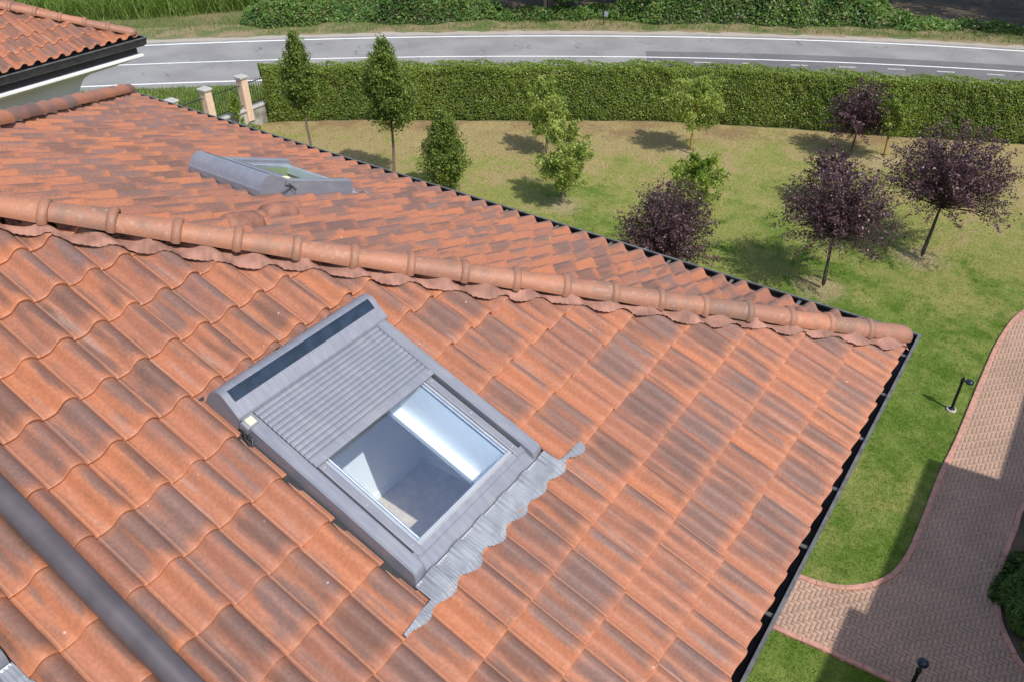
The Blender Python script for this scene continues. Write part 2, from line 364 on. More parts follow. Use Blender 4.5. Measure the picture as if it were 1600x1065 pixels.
# ------------------------------------------------------------------ roof tiles
TW, TL, LIFT, THK = .215, .35957, .023, .014
def sstep(x, a, b):
    t = np.clip((x-a)/(b-a), 0, 1); return t*t*(3-2*t)
def profile(q):
    q = np.asarray(q, dtype=float)
    up_ = sstep(q, .34, .68); dn = 1-np.clip((q-.72)/.30, 0, 1)**2.2*.80
    return .060*up_*dn + .004*(1-sstep(q, .0, .05)) + .0055*np.exp(-((q-.085)/.022)**2) - .003*np.sin(np.clip(q/.36, 0, 1)*math.pi)
QS = np.array([0, .03, .055, .075, .095, .12, .20, .30, .37, .43, .49, .55, .61, .67, .73, .79, .85, .90, .945, .98, 1.0])
AS = np.array([0.0, .008, .03, .12, .28, .46, .64, .82, 1.0, 1.07])
class Face:
    """a tiled roof slope: r runs to the right looking up the slope, s up the slope, h off it"""
    def __init__(s, O, X, Y, r_ph, s_ph):
        s.O = np.array(O, float); s.X = np.array(X, float); s.Y = np.array(Y, float); s.Z = np.cross(s.X, s.Y)
        s.r_ph = r_ph; s.s_ph = s_ph
    def P(s, r, q, h):
        r = np.asarray(r, float)[..., None]; q = np.asarray(q, float)[..., None]; h = np.asarray(h, float)[..., None]
        return s.O + r*s.X + q*s.Y + h*s.Z
    def relief(s, r, q):
        a = (r-s.r_ph)/TW; a -= math.floor(a); b = (q-s.s_ph)/TL; b -= math.floor(b)
        return float(profile(a)) + LIFT*(1-b)
    def matrix(s, r, q, h=0):
        mt = Matrix((s.X, s.Y, s.Z)).transposed().to_4x4(); mt.translation = Vector(s.P(r, q, h)); return mt
    def tiles(s, name, r0, r1, s1, keep, holes, parent, mat, rs):
        V = []; F = []; A = []; n = 0
        i0, i1 = int(math.floor((r0-s.r_ph)/TW))-1, int(math.ceil((r1-s.r_ph)/TW))+1
        for j in range(int((s1-s.s_ph)/TL)+2):
            for i in range(i0, i1):
                rr = s.r_ph+i*TW; ss = s.s_ph+j*TL
                cr = np.array([rr, rr+TW, rr, rr+TW]); cs = np.array([ss, ss, ss+TL, ss+TL])
                if not keep(cr, cs).any(): continue
                q, a = QS, AS
                near = [h for h in holes if rr < h[1] and rr+TW > h[0] and ss < h[3] and ss+TL > h[2]]
                if near:
                    ex = [(e-rr)/TW for h in near for e in h[:2]]; q = np.unique(np.concatenate([q, [e for e in ex if 0 < e < 1]]))
                    ex = [(e-ss)/TL for h in near for e in h[2:]]; a = np.unique(np.concatenate([a, [e for e in ex if 0 < e < 1]]))
                r1_, r2_ = rs.random(2)
                dz = rs.normal(0, .0015); ty = rs.normal(0, .003); rot = rs.normal(0, .006); tx = rs.normal(0, .0015)
                qq, aa = np.meshgrid(q, a)
                hh = profile(qq) + LIFT*(1-aa) + dz
                hh = hh - .006*np.clip((.03-aa)/.03, 0, 1)**2           # rounded arris
                R_ = rr + qq*TW + tx; S_ = ss + aa*TL + ty + rot*(qq-.5)*TW
                nq, na = len(q), len(a)
                # lower row for the tail thickness
                hh = np.vstack([hh[:1]-THK, hh]); R_ = np.vstack([R_[:1], R_]); S_ = np.vstack([S_[:1]+.002, S_])
                qf = np.vstack([qq[:1], qq]); af = np.vstack([np.full((1, nq), -.02), aa])
                P = s.P(R_, S_, hh).reshape(-1, 3)
                idx = np.arange((na+1)*nq).reshape(na+1, nq)
                fa = np.stack([idx[:-1, :-1], idx[:-1, 1:], idx[1:, 1:], idx[1:, :-1]], -1).reshape(-1, 4)
                rc = R_.ravel()[fa].mean(1); sc = S_.ravel()[fa].mean(1)
                ok = keep(rc, sc)
                for h in near: ok &= ~((rc > h[0]) & (rc < h[1]) & (sc > h[2]) & (sc < h[3]))
                if not ok.any(): continue
                V.append(P); F.append(fa[ok]+n); n += len(P)
                A.append(np.stack([qf.ravel(), af.ravel(), np.full(qf.size, r1_), np.full(qf.size, r2_)], -1))
        o = mesh_obj(name, np.concatenate(V), np.concatenate(F), mat, parent, True, {'tuv': np.concatenate(A)}, True)
        o.data.set_sharp_from_angle(angle=R(38))
        return o

def hip_caps(name, p0, p1, parent, rs, phase=0.0, end_cap=True, scale=1.0, collar=True, mat=None):
    """row of overlapping ridge caps laid from the eaves p0 up to p1"""
    p0 = Vector(p0); p1 = Vector(p1); L = (p1-p0).length; d = (p1-p0).normalized()
    side = d.cross(Vector((0, 0, 1))).normalized(); nn = side.cross(d)
    SP = .382; V = []; F = []; A = []
    secs = [(-.012, .094, 0), (-.010, .116, 0), (.004, .130, 0), (.030, .130, 0), (.042, .120, 0), (.048, .110, 0), (.20, .101, 0), (.40, .090, 0)]
    if not collar: secs = [(-.004, .100, 0), (-.002, .122, 0), (.02, .122, 0), (.20, .106, 0), (.40, .088, 0)]
    NS = 14; k = 0; t = phase
    while t < L:
        r1_, r2_ = rs.random(2); jx, jz, ja = rs.normal(0, .004), rs.normal(0, .003), rs.normal(0, .012)
        ss = secs if not (k == 0 and end_cap) else [(-.055, .004, 0), (-.05, .05, 0), (-.03, .085, 0), (.0, .103, 0), (.03, .108, 0), (.12, .107, 0), (.40, .095, 0)]
        n = sum(len(v) for v in V); vv = []; aa = []
        for si, (a, rad, _) in enumerate(ss):
            for e in range(NS+1):
                th = math.pi*(-.06 + 1.12*e/NS)
                x = math.cos(th)*rad*1.04*scale; z = math.sin(th)*rad*1.0*scale
                q = p0 + d*(t+a) + side*(x + jx + ja*a) + nn*(z + jz)
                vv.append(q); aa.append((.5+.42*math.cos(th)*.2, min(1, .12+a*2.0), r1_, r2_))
        V.append(np.array([tuple(q) for q in vv])); A.append(np.array(aa))
        for si in range(len(ss)-1):
            for e in range(NS):
                b = n+si*(NS+1)+e; F.append((b, b+NS+1, b+NS+2, b+1))
        t += SP + rs.normal(0, .006); k += 1
    o = mesh_obj(name, np.concatenate(V), np.array(F), mat or M['ridge'], parent, True, {'tuv': np.concatenate(A)}, True)
    o.data.set_sharp_from_angle(angle=R(45)); return o

def hip_flashing(name, face, r_of, s_of, L, parent, off, rs):
    """pleated strip that follows the tile waves on one side of a hip; r_of/s_of give slope coordinates along it"""
    V = []; F = []; n = int(L/.0068); ph = rs.random()*6
    for i in range(n+1):
        t = .07+(L-.07)*i/n; wv = .012*math.sin(t*11+ph)+.003*math.sin(t*41+ph*2)+.012*math.sin(t*5.3)
        for k in range(5):
            a = k/4; o = .05 + a*(off+wv-.05)
            r, s = r_of(t, o), s_of(t, o)
            hh = face.relief(r, s)
            lift = (1-a)**1.5*.022 + .010 + .0028*math.sin(t*230) * (.3+.7*a)
            V.append(face.P(r, s, max(.030+.40*hh, hh+.005) + lift*(.25+.75*a)))
    for i in range(n):
        for k in range(4): b = i*5+k; F.append((b, b+5, b+6, b+1))
    return mesh_obj(name, np.array(V), np.array(F), M['flash_mesh'], parent, True, None, True)

def gutter_run(parent, G0, x_end, y_end, w=.15):
    """L-shaped box gutter: along +x from the corner and along -y from the corner"""
    gx, gy, gz = G0
    prof = [(0, 0), (0, .012), (-.022, .012), (-.022, -.004), (-.010, -.010), (-.014, -.10), (-.05, -.135), (-w+.02, -.135), (-w, -.11), (-w, .0),
            (-w+.006, .0), (-w+.006, -.105), (-w+.024, -.128), (-.052, -.128), (-.020, -.098), (-.003, -.008)]
    # stations: end of B, corner, end of A (mitred)
    b = MB(); st = [lambda a, z: (gx-a, y_end, gz+z), lambda a, z: (gx-a, gy+a, gz+z), lambda a, z: (x_end, gy+a, gz+z)]
    n = len(prof); v = [f(a, z) for f in st for a, z in prof]; f = []
    for k in range(2):
        for i in range(n): j = (i+1) % n; f.append((k*n+i, k*n+j, (k+1)*n+j, (k+1)*n+i))
    b.add(v, f); gut = b.build('gutter', M['gutter'], parent)
    rim = MB(); rp = [(.003, .0), (.003, .016), (-.020, .016), (-.020, .0125), (.0005, .0125), (.0005, 0)]
    v = [f(a, z) for f in st for a, z in rp]; n = len(rp); f = []
    for k in range(2):
        for i in range(n): j = (i+1) % n; f.append((k*n+i, k*n+j, (k+1)*n+j, (k+1)*n+i))
    rim.add(v, f); rim.build('gutter_rim', M['gutter_rim'], gut, world=False)
    return gut

def house(name, label, ox, oy, wx, wy, r_ph_f, r_ph_s, G0, holes_f=(), holes_s=(), seed=1, side_detail=True, front_max=1e9, mat=None, s_ph=.180, back=True):
    rs = np.random.default_rng(seed)
    root = empty(name, (ox+wx/2, oy-wy/2, ZG), label, 'house')
    fr = Face((ox, oy, 0), (-1, 0, 0), (0, -CT, ST), r_ph_f, s_ph)
    sd_ = Face((ox, oy, 0), (0, -1, 0), (CT, 0, ST), r_ph_s, s_ph)
    e = .02; half = min(wx, wy)/2; smax = half/CT
    kf = lambda r, s: (-r > s*CT-e) & (-r < front_max) & (s < smax)
    ks = lambda r, s: (r > s*CT-e) & (wy-r > s*CT-e) & (s < smax)
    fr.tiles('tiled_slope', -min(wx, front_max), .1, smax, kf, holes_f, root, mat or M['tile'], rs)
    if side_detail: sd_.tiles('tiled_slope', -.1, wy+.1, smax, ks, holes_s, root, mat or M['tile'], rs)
    apex = (ox+half, oy-half, half*TT)
    up_ = .066
    hip_caps('hip_ridge', (ox+.20, oy-.20, .20*TT+.052), (apex[0], apex[1], apex[2]+.110), root, rs, scale=.80)
    hip_caps('hip_ridge', (ox+.16, oy-wy+.16, .16*TT+up_+.03), (apex[0], apex[1]-(wy-2*half), apex[2]+up_+.03), root, rs, collar=False, scale=.85, mat=M['tile'])
    hip_caps('hip_ridge', (apex[0], apex[1], apex[2]+up_), (ox+wx-half, apex[1], apex[2]+up_), root, rs, end_cap=False)
    # under-tile deck, remaining slopes, soffit, walls
    b = MB(); dz = -.035
    c00 = (ox+.02, oy-.02, dz); c10 = (ox+wx-.02, oy-.02, dz); c11 = (ox+wx-.02, oy-wy+.02, dz); c01 = (ox+.02, oy-wy+.02, dz)
    a0 = (ox+half, oy-half, half*TT-.03); a1 = (ox+wx-half, oy-half, half*TT-.03)
    return root, fr, sd_, (c00, c10, c11, c01, a0, a1)

def quad_with_hole(fr, r0, r1, s0, s1, hole, h, b):
    """roof underlay as strips round a window opening"""
    hr0, hr1, hs0, hs1 = hole
    for a in ((r0, r1, s0, hs0), (r0, r1, hs1, s1), (r0, hr0, hs0, hs1), (hr1, r1, hs0, hs1)):
        b.add([fr.P(a[0], a[2], h), fr.P(a[1], a[2], h), fr.P(a[1], a[3], h), fr.P(a[0], a[3], h)], [(0, 1, 2, 3)])

# ------------------------------------------------------------------ roof window
def roof_window(face, root, r0, s0, Wd, Ln, open_len, seed=3, solar=True, h0=0.0, lining='white'):
    """built in local coords x = right, y = up-slope, z = off the roof, then set on the slope"""
    rail_w = .085 if Wd > 1 else .07
    box_y0 = Ln-.265; H = .115
    b = MB()
    t = .05
    # insulated frame and outer flashing channels
    i_ = .005; b.box((i_, i_, -.10), (Wd-i_, .04, .045)); b.box((i_, Ln-.04, -.10), (Wd-i_, Ln-i_, .055))
    b.box((i_, .04, -.10), (.04, Ln-.04, .055)); b.box((Wd-.04, .04, -.10), (Wd-i_, Ln-.04, .055))
    o = b.build('roof_window', M['alu'], root, world=False)
    mw = face.matrix(r0, s0, h0); o.matrix_world = Matrix.Translation(-Vector(root.location)) @ mw
    o.matrix_parent_inverse = Matrix.Identity(4); o.matrix_basis = Matrix.Translation(-Vector(root.location)) @ mw
    # bottom apron cover: wide flat profile stepping down to the lead
    prof = [(0, .0), (0, .05), (.008, .058), (.075, .066), (.08, .074), (.118, .082), (.122, .060), (.06, .05), (.04, -.02)]
    b = MB(); b.extrude(prof, lambda y, z, x: (x, y, z), rail_w*.6, Wd-rail_w*.6); b.build('bottom_cover', M['alu'], o, 30)
    b = MB(); b.extrude([(-.016, .0), (-.016, .03), (-.004, .036), (-.002, .0)], lambda y, z, x: (x, y, z), .0, Wd); b.build('bottom_lip', M['alu_light'], o)
    # side rails of the shutter, rounded at the lower end
    for x0, x1 in ((0, rail_w), (Wd-rail_w, Wd)):
        b = MB(); y1 = box_y0+.03
        pr = [(0.0, -.03)] + [(-.003+.10*(1-math.cos(a))*.5, H*math.sin(a)) for a in np.linspace(.25, math.pi/2, 7)] + [(y1, H), (y1, -.03)]
        k = len(pr); v = []
        for dx, dz in ((0, -.012), (.010, 0), (1, 0), (1, -.012)):
            pass
        xs = [x0, x0+.010, x1-.010, x1]; dzs = [-.010, 0, 0, -.010]
        for xx, dz in zip(xs, dzs): v += [(xx, y, max(z+dz, -.03)) for y, z in pr]
        f = []
        for c in range(3):
            for i in range(k): j = (i+1) % k; f.append((c*k+i, c*k+j, (c+1)*k+j, (c+1)*k+i))
        f += [tuple(range(k)), tuple(range(4*k-1, 3*k-1, -1))]
        b.add(v, f); b.build('side_rail', M['alu'], o, 35)
    ix0, ix1 = rail_w, Wd-rail_w
    # dark guide channels
    for x0, x1 in ((ix0, ix0+.022), (ix1-.022, ix1)):
        b = MB(); b.box((x0+.001, .11, .0), (x1, box_y0, .062)); b.build('guide_channel', M['alu_dark'], o)
    # sash: side covers, inner bars and bright gasket strips
    for x0, x1 in ((ix0+.022, ix0+.075), (ix1-.075, ix1-.022)):
        b = MB(); b.rbox((x0, .085, .0), (x1, box_y0, .088), .006); b.build('sash_cover', M['alu'], o)
    for x0, x1 in ((ix0+.077, ix0+.092), (ix1-.092, ix1-.077)):
        b = MB(); b.rbox((x0, .1525, .0), (x1, box_y0, .080), .004); b.build('sash_bar', M['alu_light'], o)
    b = MB(); b.rbox((ix0+.076, .124, .0), (ix1-.076, .152, .082), .004); b.build('sash_bar', M['alu_light'], o)
    for x0, x1 in ((ix0+.040, ix0+.050), (ix1-.050, ix1-.040)):
        for y_ in (.15, .48, .80):
            b = MB(); b.lathe([(.005, .0875), (.005, .0895), (.003, .0905)], ((x0+x1)/2, y_, 0), 8); b.build('screw', M['alu_light'], o)
    for x0, x1 in ((ix0+.097, ix0+.103), (ix1-.103, ix1-.097), (ix0+.110, ix0+.114), (ix1-.114, ix1-.110)):
        b = MB(); b.box((x0, .153, .06), (x1, box_y0, .0755)); b.build('gasket_strip', M['chrome'], o)
    g0, g1, gy0 = ix0+.093, ix1-.093, .153
    b = MB(); b.add([(g0, gy0, .070), (g1, gy0, .070), (g1, box_y0+.02, .070), (g0, box_y0+.02, .070)], [(0, 1, 2, 3)])
    b.build('window_pane', M['glass'], o)
    # reveal lining
    b = MB(); yt = box_y0
    e0, e1, e2, e3 = (g0+.02, gy0-.02), (g1-.02, gy0-.02), (g1-.02, yt), (g0+.02, yt)
    dpt = -.34
    pts = [e0, e1, e2, e3]; v = [(x, y, .064) for x, y in pts] + [(x, y, dpt) for x, y in pts]
    b.add(v, [(0, 4, 5, 1), (1, 5, 6, 2), (2, 6, 7, 3), (3, 7, 4, 0)])
    v = [(x, y, .064) for x, y in pts] + [(g0-.06, gy0-.06, .064), (g1+.06, gy0-.06, .064), (g1+.06, yt, .064), (g0-.06, yt, .064)]
    b.add(v, [(0, 1, 5, 4), (1, 2, 6, 5), (3, 0, 4, 7)])
    b.build('reveal_lining', M[lining], o)
    b = MB(); b.box((g1-.100, gy0+.03, -.285), (g1-.021, yt-.002, -.25)); b.build('sun_catch_ledge', M['cornice' if lining == 'white' else lining], o)  # added ledge, shaped to catch sun as the bright strip in the reveal
    # roller shutter of curved slats
    sy0 = .153+open_len; pitch = .0355; n = int((box_y0+.03-sy0-.03)/pitch)
    b = MB(); sx0, sx1 = ix0+.004, ix1-.004
    prof = [(0, .098), (.0, .108), (.034, .113), (.036, .100)]
    b.extrude(prof, lambda y, z, x: (x, sy0+y, z), sx0, sx1)
    ends = b.build('shutter_end_bar', M['alu'], o)
    b = MB(); pr = []
    for k in range(n+1):
        y = sy0+.036+k*pitch
        for a in np.linspace(0, 1, 7): pr.append((y+a*(pitch-.003)+.0012, .0995 + .0070*math.sin(math.pi*(.06+.88*a))**.6))
        pr.append((y+pitch-.0012, .094)); 
    pr = [(a, z) for a, z in pr if a < box_y0+.04]
    b.extrude(pr, lambda y, z, x: (x, y, z), sx0, sx1, closed=False); b.build('roller_shutter', M['alu'], o, 30)
    # shutter box: rounded hood
    T = .190 if Wd > 1 else .158
    pr = [(box_y0+.005, .03), (box_y0+.002, H+.002), (box_y0+.010, H+.014)]
    cy, cz, ry, rz = Ln-.105, .02, .108, T-.02
    for a in np.linspace(R(112), R(4), 12): pr.append((cy+ry*math.cos(a), cz+rz*math.sin(a)))
    pr += [(Ln+.008, .02), (Ln, -.03), (box_y0+.05, -.03)]
    b = MB(); b.extrude(pr, lambda y, z, x: (x, y, z), -.004, Wd+.004); hood = b.build('shutter_box', M['alu'], o, 28)
    for x0, x1 in ((-.012, -.0042), (Wd+.0042, Wd+.012)):
        b = MB(); b.extrude([(y*.985+(box_y0+.13)*.015, z*.985+.07*.015) for y, z in pr], lambda y, z, x: (x, y, z), x0, x1); b.build('end_cap', M['alu'], o)
    if solar:
        def zat(y): return H+.020 + (y-(box_y0+.012))*((T-.018-H-.020)/(.083))
        y0_, y1_ = box_y0+.088, box_y0+.158
        def zt(y):
            best = None
            for (ya, za), (yb, zb) in zip(pr[2:-3], pr[3:-3]):
                if min(ya, yb)-1e-6 <= y <= max(ya, yb)+1e-6 and abs(yb-ya) > 1e-6:
                    zz = za+(zb-za)*(y-ya)/(yb-ya); best = zz if best is None else max(best, zz)
            return best
        ys = np.linspace(y0_, y1_, 7); v = []; f = []
        for y in ys: z = zt(y)+.0025; v += [(.03, y, z), (Wd-.03, y, z)]
        for i in range(6): f.append((2*i, 2*i+1, 2*i+3, 2*i+2))
        MB().add(v, f).build('solar_panel', M['solar'], o)
    # cream sensor and looped wire on the left rail
    b = MB(); b.rbox((-.022, box_y0-.075, .075), (.055, box_y0-.012, .128), .012); sn = b.build('rain_sensor', M['alu'], o)
    b = MB(); b.rbox((.0, box_y0-.068, .128), (.048, box_y0-.018, .140), .008); b.build('sensor_cap', M['sensor'], o)
    b = MB(); b.tube([(-.02, box_y0-.04, .09), (-.035, box_y0-.07, .06), (-.04, box_y0-.11, .03), (-.03, box_y0-.13, .035), (-.012, box_y0-.10, .06), (-.02, box_y0-.02, .02), (-.03, box_y0+.03, .0)], .004, 6)
    b.build('loop_wire', M['wire'], o, True)
    # dark side flashing trough
    e = .045 if h0 == 0 else .03
    for q0, q1 in (((-e, -.02), (-.002, Ln+.02)), ((Wd+.002, -.02), (Wd+e, Ln+.02)), ((-e, Ln+.021), (Wd+e, Ln+.05))):
        b = MB(); b.box((*q0, -.03-h0), (*q1, .003-h0)); b.build('flashing_trough', M['alu_dark'], o)
    if h0: b = MB(); b.box((.009, .009, -.10-h0), (Wd-.009, .03, -.10)); b.box((.009, .0301, -.10-h0), (.03, Ln-.009, -.10)); b.box((Wd-.03, .0301, -.10-h0), (Wd-.009, Ln-.009, -.10)); b.build('upstand', M['alu'], o)
    return o

def lead_apron(face, parent, r0, r1, s0, down, ext, seed):
    """pleated lead skirt dressed over the tiles below a roof window"""
    rs = np.random.default_rng(seed); n = int((r1-r0+2*ext)/.0042); V = []; F = []; K = 14
    mw = face.matrix(0, 0)
    for i in range(n+1):
        r = r0-ext+(r1-r0+2*ext)*i/n
        q = (r-face.r_ph)/TW; q -= math.floor(q)
        inn = (r0-.01 < r < r1+.01)
        top = s0-.004 if inn else s0-down+.055 - .02*min(1, max(r0-r, r-r1)/ext)
        low = s0-down - .020*math.sin(2*math.pi*(q-.45)) + .006*math.sin(r*23+seed)
        if not inn: top = max(top, low+.02)
        for k in range(K):
            a = k/(K-1); s = top+(low-top)*a
            rel = face.relief(r, s)
            b_ = min(1, a*1.3)
            h = (1-b_)*.030 + b_*(.040+.52*rel) if inn else .04+.55*rel
            h = max(h, rel+.006) + .0042*math.sin(r*2*math.pi/.021)*(1-.75*math.exp(-((a-.55)/.22)**2)*abs(math.sin(math.pi*q)))
            V.append(face.P(r, s, h))
    for i in range(n):
        for k in range(K-1): b = i*K+k; F.append((b, b+1, b+K+1, b+K))
    o = mesh_obj('lead_apron', np.array(V), np.array(F), M['lead'], parent, True, None, True)
    return o

# ================================================================== SETTING
def sheet(name, poly, z, mat, kind='structure'):
    o = mesh_obj(name, [(x, y, z) for x, y in poly], [tuple(range(len(poly)))], mat)
    o['kind'] = kind; return o
sheet('ground', [(-400, -400), (400, -400), (400, 400), (-400, 400)], ZG-.008, M['field'])

def poly_smooth(pts, n=6):
    """Catmull-Rom through 2-D points"""
    P = [np.array(q, float) for q in pts]; out = []
    for i in range(len(P)-1):
        p0, p1, p2, p3 = P[max(i-1, 0)], P[i], P[i+1], P[min(i+2, len(P)-1)]
        for t in np.linspace(0, 1, n, endpoint=False):
            out.append(.5*((2*p1)+(-p0+p2)*t+(2*p0-5*p1+4*p2-p3)*t*t+(-p0+3*p1-3*p2+p3)*t**3))
    out.append(P[-1]); return np.array(out)
def inside(px, py, poly):
    px = np.asarray(px); py = np.asarray(py); r = np.zeros(px.shape, bool); n = len(poly); j = n-1
    for i in range(n):
        xi, yi = poly[i]; xj, yj = poly[j]
        c = ((yi > py) != (yj > py)) & (px < (xj-xi)*(py-yi)/(yj-yi+1e-12)+xi); r ^= c; j = i
    return r

HEDGE = poly_smooth([(-14.3, -26.75), (-14.95, -26.1), (-17.2, -22.95), (-20.07, -18.5), (-23.0, -14.1), (-25.24, -9.55), (-26.6, -6.1), (-29.0, -.8), (-31.0, 4.0), (-32.5, 9.0)])
HH, HT = 2.15, 1.05

# ---- road
yy = np.array([-40.79, -35.73, -29.98, -25.63, -19.89, -14.6, -8.28, -2.71]); xf = np.array([-18.03, -22.35, -27.0, -30.3, -33.95, -36.74, -39.82, -42.2])
yc = np.array([-38.38, -33.11, -27.7, -23.57, -18.22, -13.3, -7.38, -2.19]); xc = np.array([-15.91, -20.02, -24.35, -27.34, -30.77, -33.42, -36.27, -38.57])
FP = np.polyfit(yy, xf, 2); CP = np.polyfit(yc, xc, 2)
def off(P, y, o):
    y = np.asarray(y, float); x = np.polyval(P, y); d = np.polyval(np.polyder(P), y); n = np.sqrt(1+d*d)
    return np.stack([x-o/n, y+o*d/n], -1)
def strip(P, y0, y1, o0, o1, z, n=90, jit=0, P2=None):
    ys = np.linspace(y0, y1, n); a = off(P, ys, o0); b = off(P if P2 is None else P2, ys, o1)
    if jit: a = a + rng.normal(0, jit, a.shape); b = b + rng.normal(0, jit, b.shape)
    v = [(x, y, z) for x, y in a] + [(x, y, z) for x, y in b]
    return v, [(i, i+1, n+i+1, n+i) for i in range(n-1)]
def strip_obj(name, *a, mat=None, **k):
    v, f = strip(*a, **k); o = mesh_obj(name, v, f, mat); o['kind'] = 'structure'; return o
Y0, Y1 = -62, 24
strip_obj('road', CP, Y0, Y1, -3.75, .8, ZG+.004, P2=FP, mat=M['asphalt'])
strip_obj('road_repair', CP, -17.9, Y1, -3.2, 1.0, ZG+.008, mat=M['patch'])
strip_obj('gravel_shoulder', FP, Y0, Y1, .35, 1.15, ZG+.010, jit=.06, mat=M['gravel'], n=240)
strip_obj('roadside_verge', FP, Y0, Y1, .95, 3.4, ZG+.014, jit=.10, mat=M['verge'], n=240)
mk = MB()
for P, o0, o1 in ((FP, -.08, .08), (CP, -.06, .06), (CP, -3.16, -3.02)): mk.add(*strip(P, Y0, Y1, o0, o1, ZG+.012))
mk.build('road_marking', M['paint'])['kind'] = 'structure'
mk = MB(); y = -17.6
while y < 6: mk.add(*strip(CP, y-.36, y+.36, -.76, -.62, ZG+.0125, n=4)); y += 2.02
mk.build('road_marking', M['old_paint'])['kind'] = 'structure'

# ---- lawn, path
fence_y = -27.0
lawn_poly = [tuple(q) for q in HEDGE[::2]] + [(-20, 14), (8, 14), (8, -27), (-14, -27)]
v = [(x, y, ZG) for x, y in lawn_poly]
o = mesh_obj('lawn', v, [tuple(range(len(v)))], M['lawn']); o['kind'] = 'structure'
INNER = poly_smooth([(-21.5, 8), (-20.4, 3.9), (-18.3, 2.0), (-16.3, 1.02), (-14.5, .72), (-12.5, .65), (-10.0, .62), (-8.5, .56), (-6.8, .56), (-5.75, .52), (-5.05, .33), (-4.5, -.15), (-4.24, -.8), (-4.2, -2), (-4.2, -5)])
LOWER = poly_smooth([(-2.9, -5), (-2.9, -2), (-2.92, -.9), (-2.98, -.1), (-3.03, 1.0), (-3.1, 2.2), (-3.3, 4), (-3.4, 8)])
BED = poly_smooth([(-12.5, 8), (-11.2, 4.4), (-9.8, 2.5), (-8.5, 2.12), (-7.7, 2.08), (-6.6, 2.02), (-5.55, 2.13), (-4.85, 2.43), (-4.43, 2.85), (-4.3, 4), (-4.3, 8)])
PATH = np.concatenate([INNER, LOWER]); o = sheet('path_bed', [tuple(q) for q in PATH], ZG+.006, M['sand'])
# herringbone pavers
bw, bl = .076, .152; Vp = []; Fp = []; Ap = []; n = 0
cand = []
for i in range(-150, 100):
    for j in range(-100, 70):
        # block of two bricks per diagonal step
        x = -9 + (i*bw) + (j*bw*0); 
        k = (i + j) % 4
        cx, cy = -9+i*bw, 1.5+j*bw
        if k == 0: cand.append((cx, cy, cx+bl, cy+bw))      # lies along x: cells (i,j),(i+1,j)
        elif k == 2: cand.append((cx, cy, cx+bw, cy+bl))    # lies along y: cells (i,j),(i,j+1)
cand = np.array(cand); mx_, my_ = (cand[:, 0]+cand[:, 2])/2, (cand[:, 1]+cand[:, 3])/2
ok = inside(mx_, my_, PATH) & ~inside(mx_, my_, BED) & (my_ < 5.5) & (mx_ > -20)
gap = .0028
for x0, y0, x1, y1 in cand[ok]:
    x0 += gap; y0 += gap; x1 -= gap; y1 -= gap; z1 = ZG+.022+rng.normal(0, .0012); c = rng.random(3); tl = rng.normal(0, .0012, 4); bv = .005
    q = [(x0,y0),(x1,y0),(x1,y1),(x0,y1)]; qi = [(x0+bv,y0+bv),(x1-bv,y0+bv),(x1-bv,y1-bv),(x0+bv,y1-bv)]
    Vp += [(a, b, ZG+.007) for a, b in q] + [(a, b, z1-.006+t) for (a, b), t in zip(q, tl)] + [(a, b, z1+t) for (a, b), t in zip(qi, tl)]
    for r in (0, 4):
        for k in range(4): m_ = (k+1) % 4; Fp.append((n+r+k, n+r+m_, n+r+4+m_, n+r+4+k))
    Fp.append((n+8, n+9, n+10, n+11)); Ap += [(c[0], c[1], c[2], 1)]*12; n += 12
o = mesh_obj('path', Vp, np.array(Fp), M['paver'], None, False, {'tint': Ap}, True); o['kind'] = 'structure'
def kerb(line, w=.10, h=.055):
    b = MB(); seg = []; acc = 0; L = [np.array(q) for q in line]; ds = np.cumsum([0]+[np.linalg.norm(L[i+1]-L[i]) for i in range(len(L)-1)])
    X = lambda t: np.array([np.interp(t, ds, [q[0] for q in L]), np.interp(t, ds, [q[1] for q in L])])
    t = 0
    while t < ds[-1]-.05:
        t1 = min(t+.5, ds[-1]); ts = np.linspace(t+.004, t1-.004, 4); rows = []
        for u in ts:
            d = X(min(u+.02, ds[-1]))-X(max(u-.02, 0)); d /= np.linalg.norm(d); nn = np.array([-d[1], d[0]]); rows.append((X(u), nn))
        dz = rng.normal(0, .002); pr = [(-w/2, -.03), (-w/2, h-.012), (-w/2+.012, h), (w/2-.012, h), (w/2, h-.012), (w/2, -.03)]
        v = [(*(p+nn*a), ZG+z+dz) for p, nn in rows for a, z in pr]; f = []; k = len(pr)
        for i in range(len(rows)-1):
            for e in range(k-1): f.append((i*k+e, i*k+e+1, (i+1)*k+e+1, (i+1)*k+e))
        f += [tuple(range(k-1, -1, -1)), tuple((len(rows)-1)*k+e for e in range(k))]
        b.add(v, f); t = t1
    o = b.build('path_kerb', M['kerb']); o['kind'] = 'structure'; return o
kerb(INNER); kerb(LOWER); kerb(BED)
sheet('planting_bed', [tuple(q) for q in BED], ZG+.012, M['litter'])

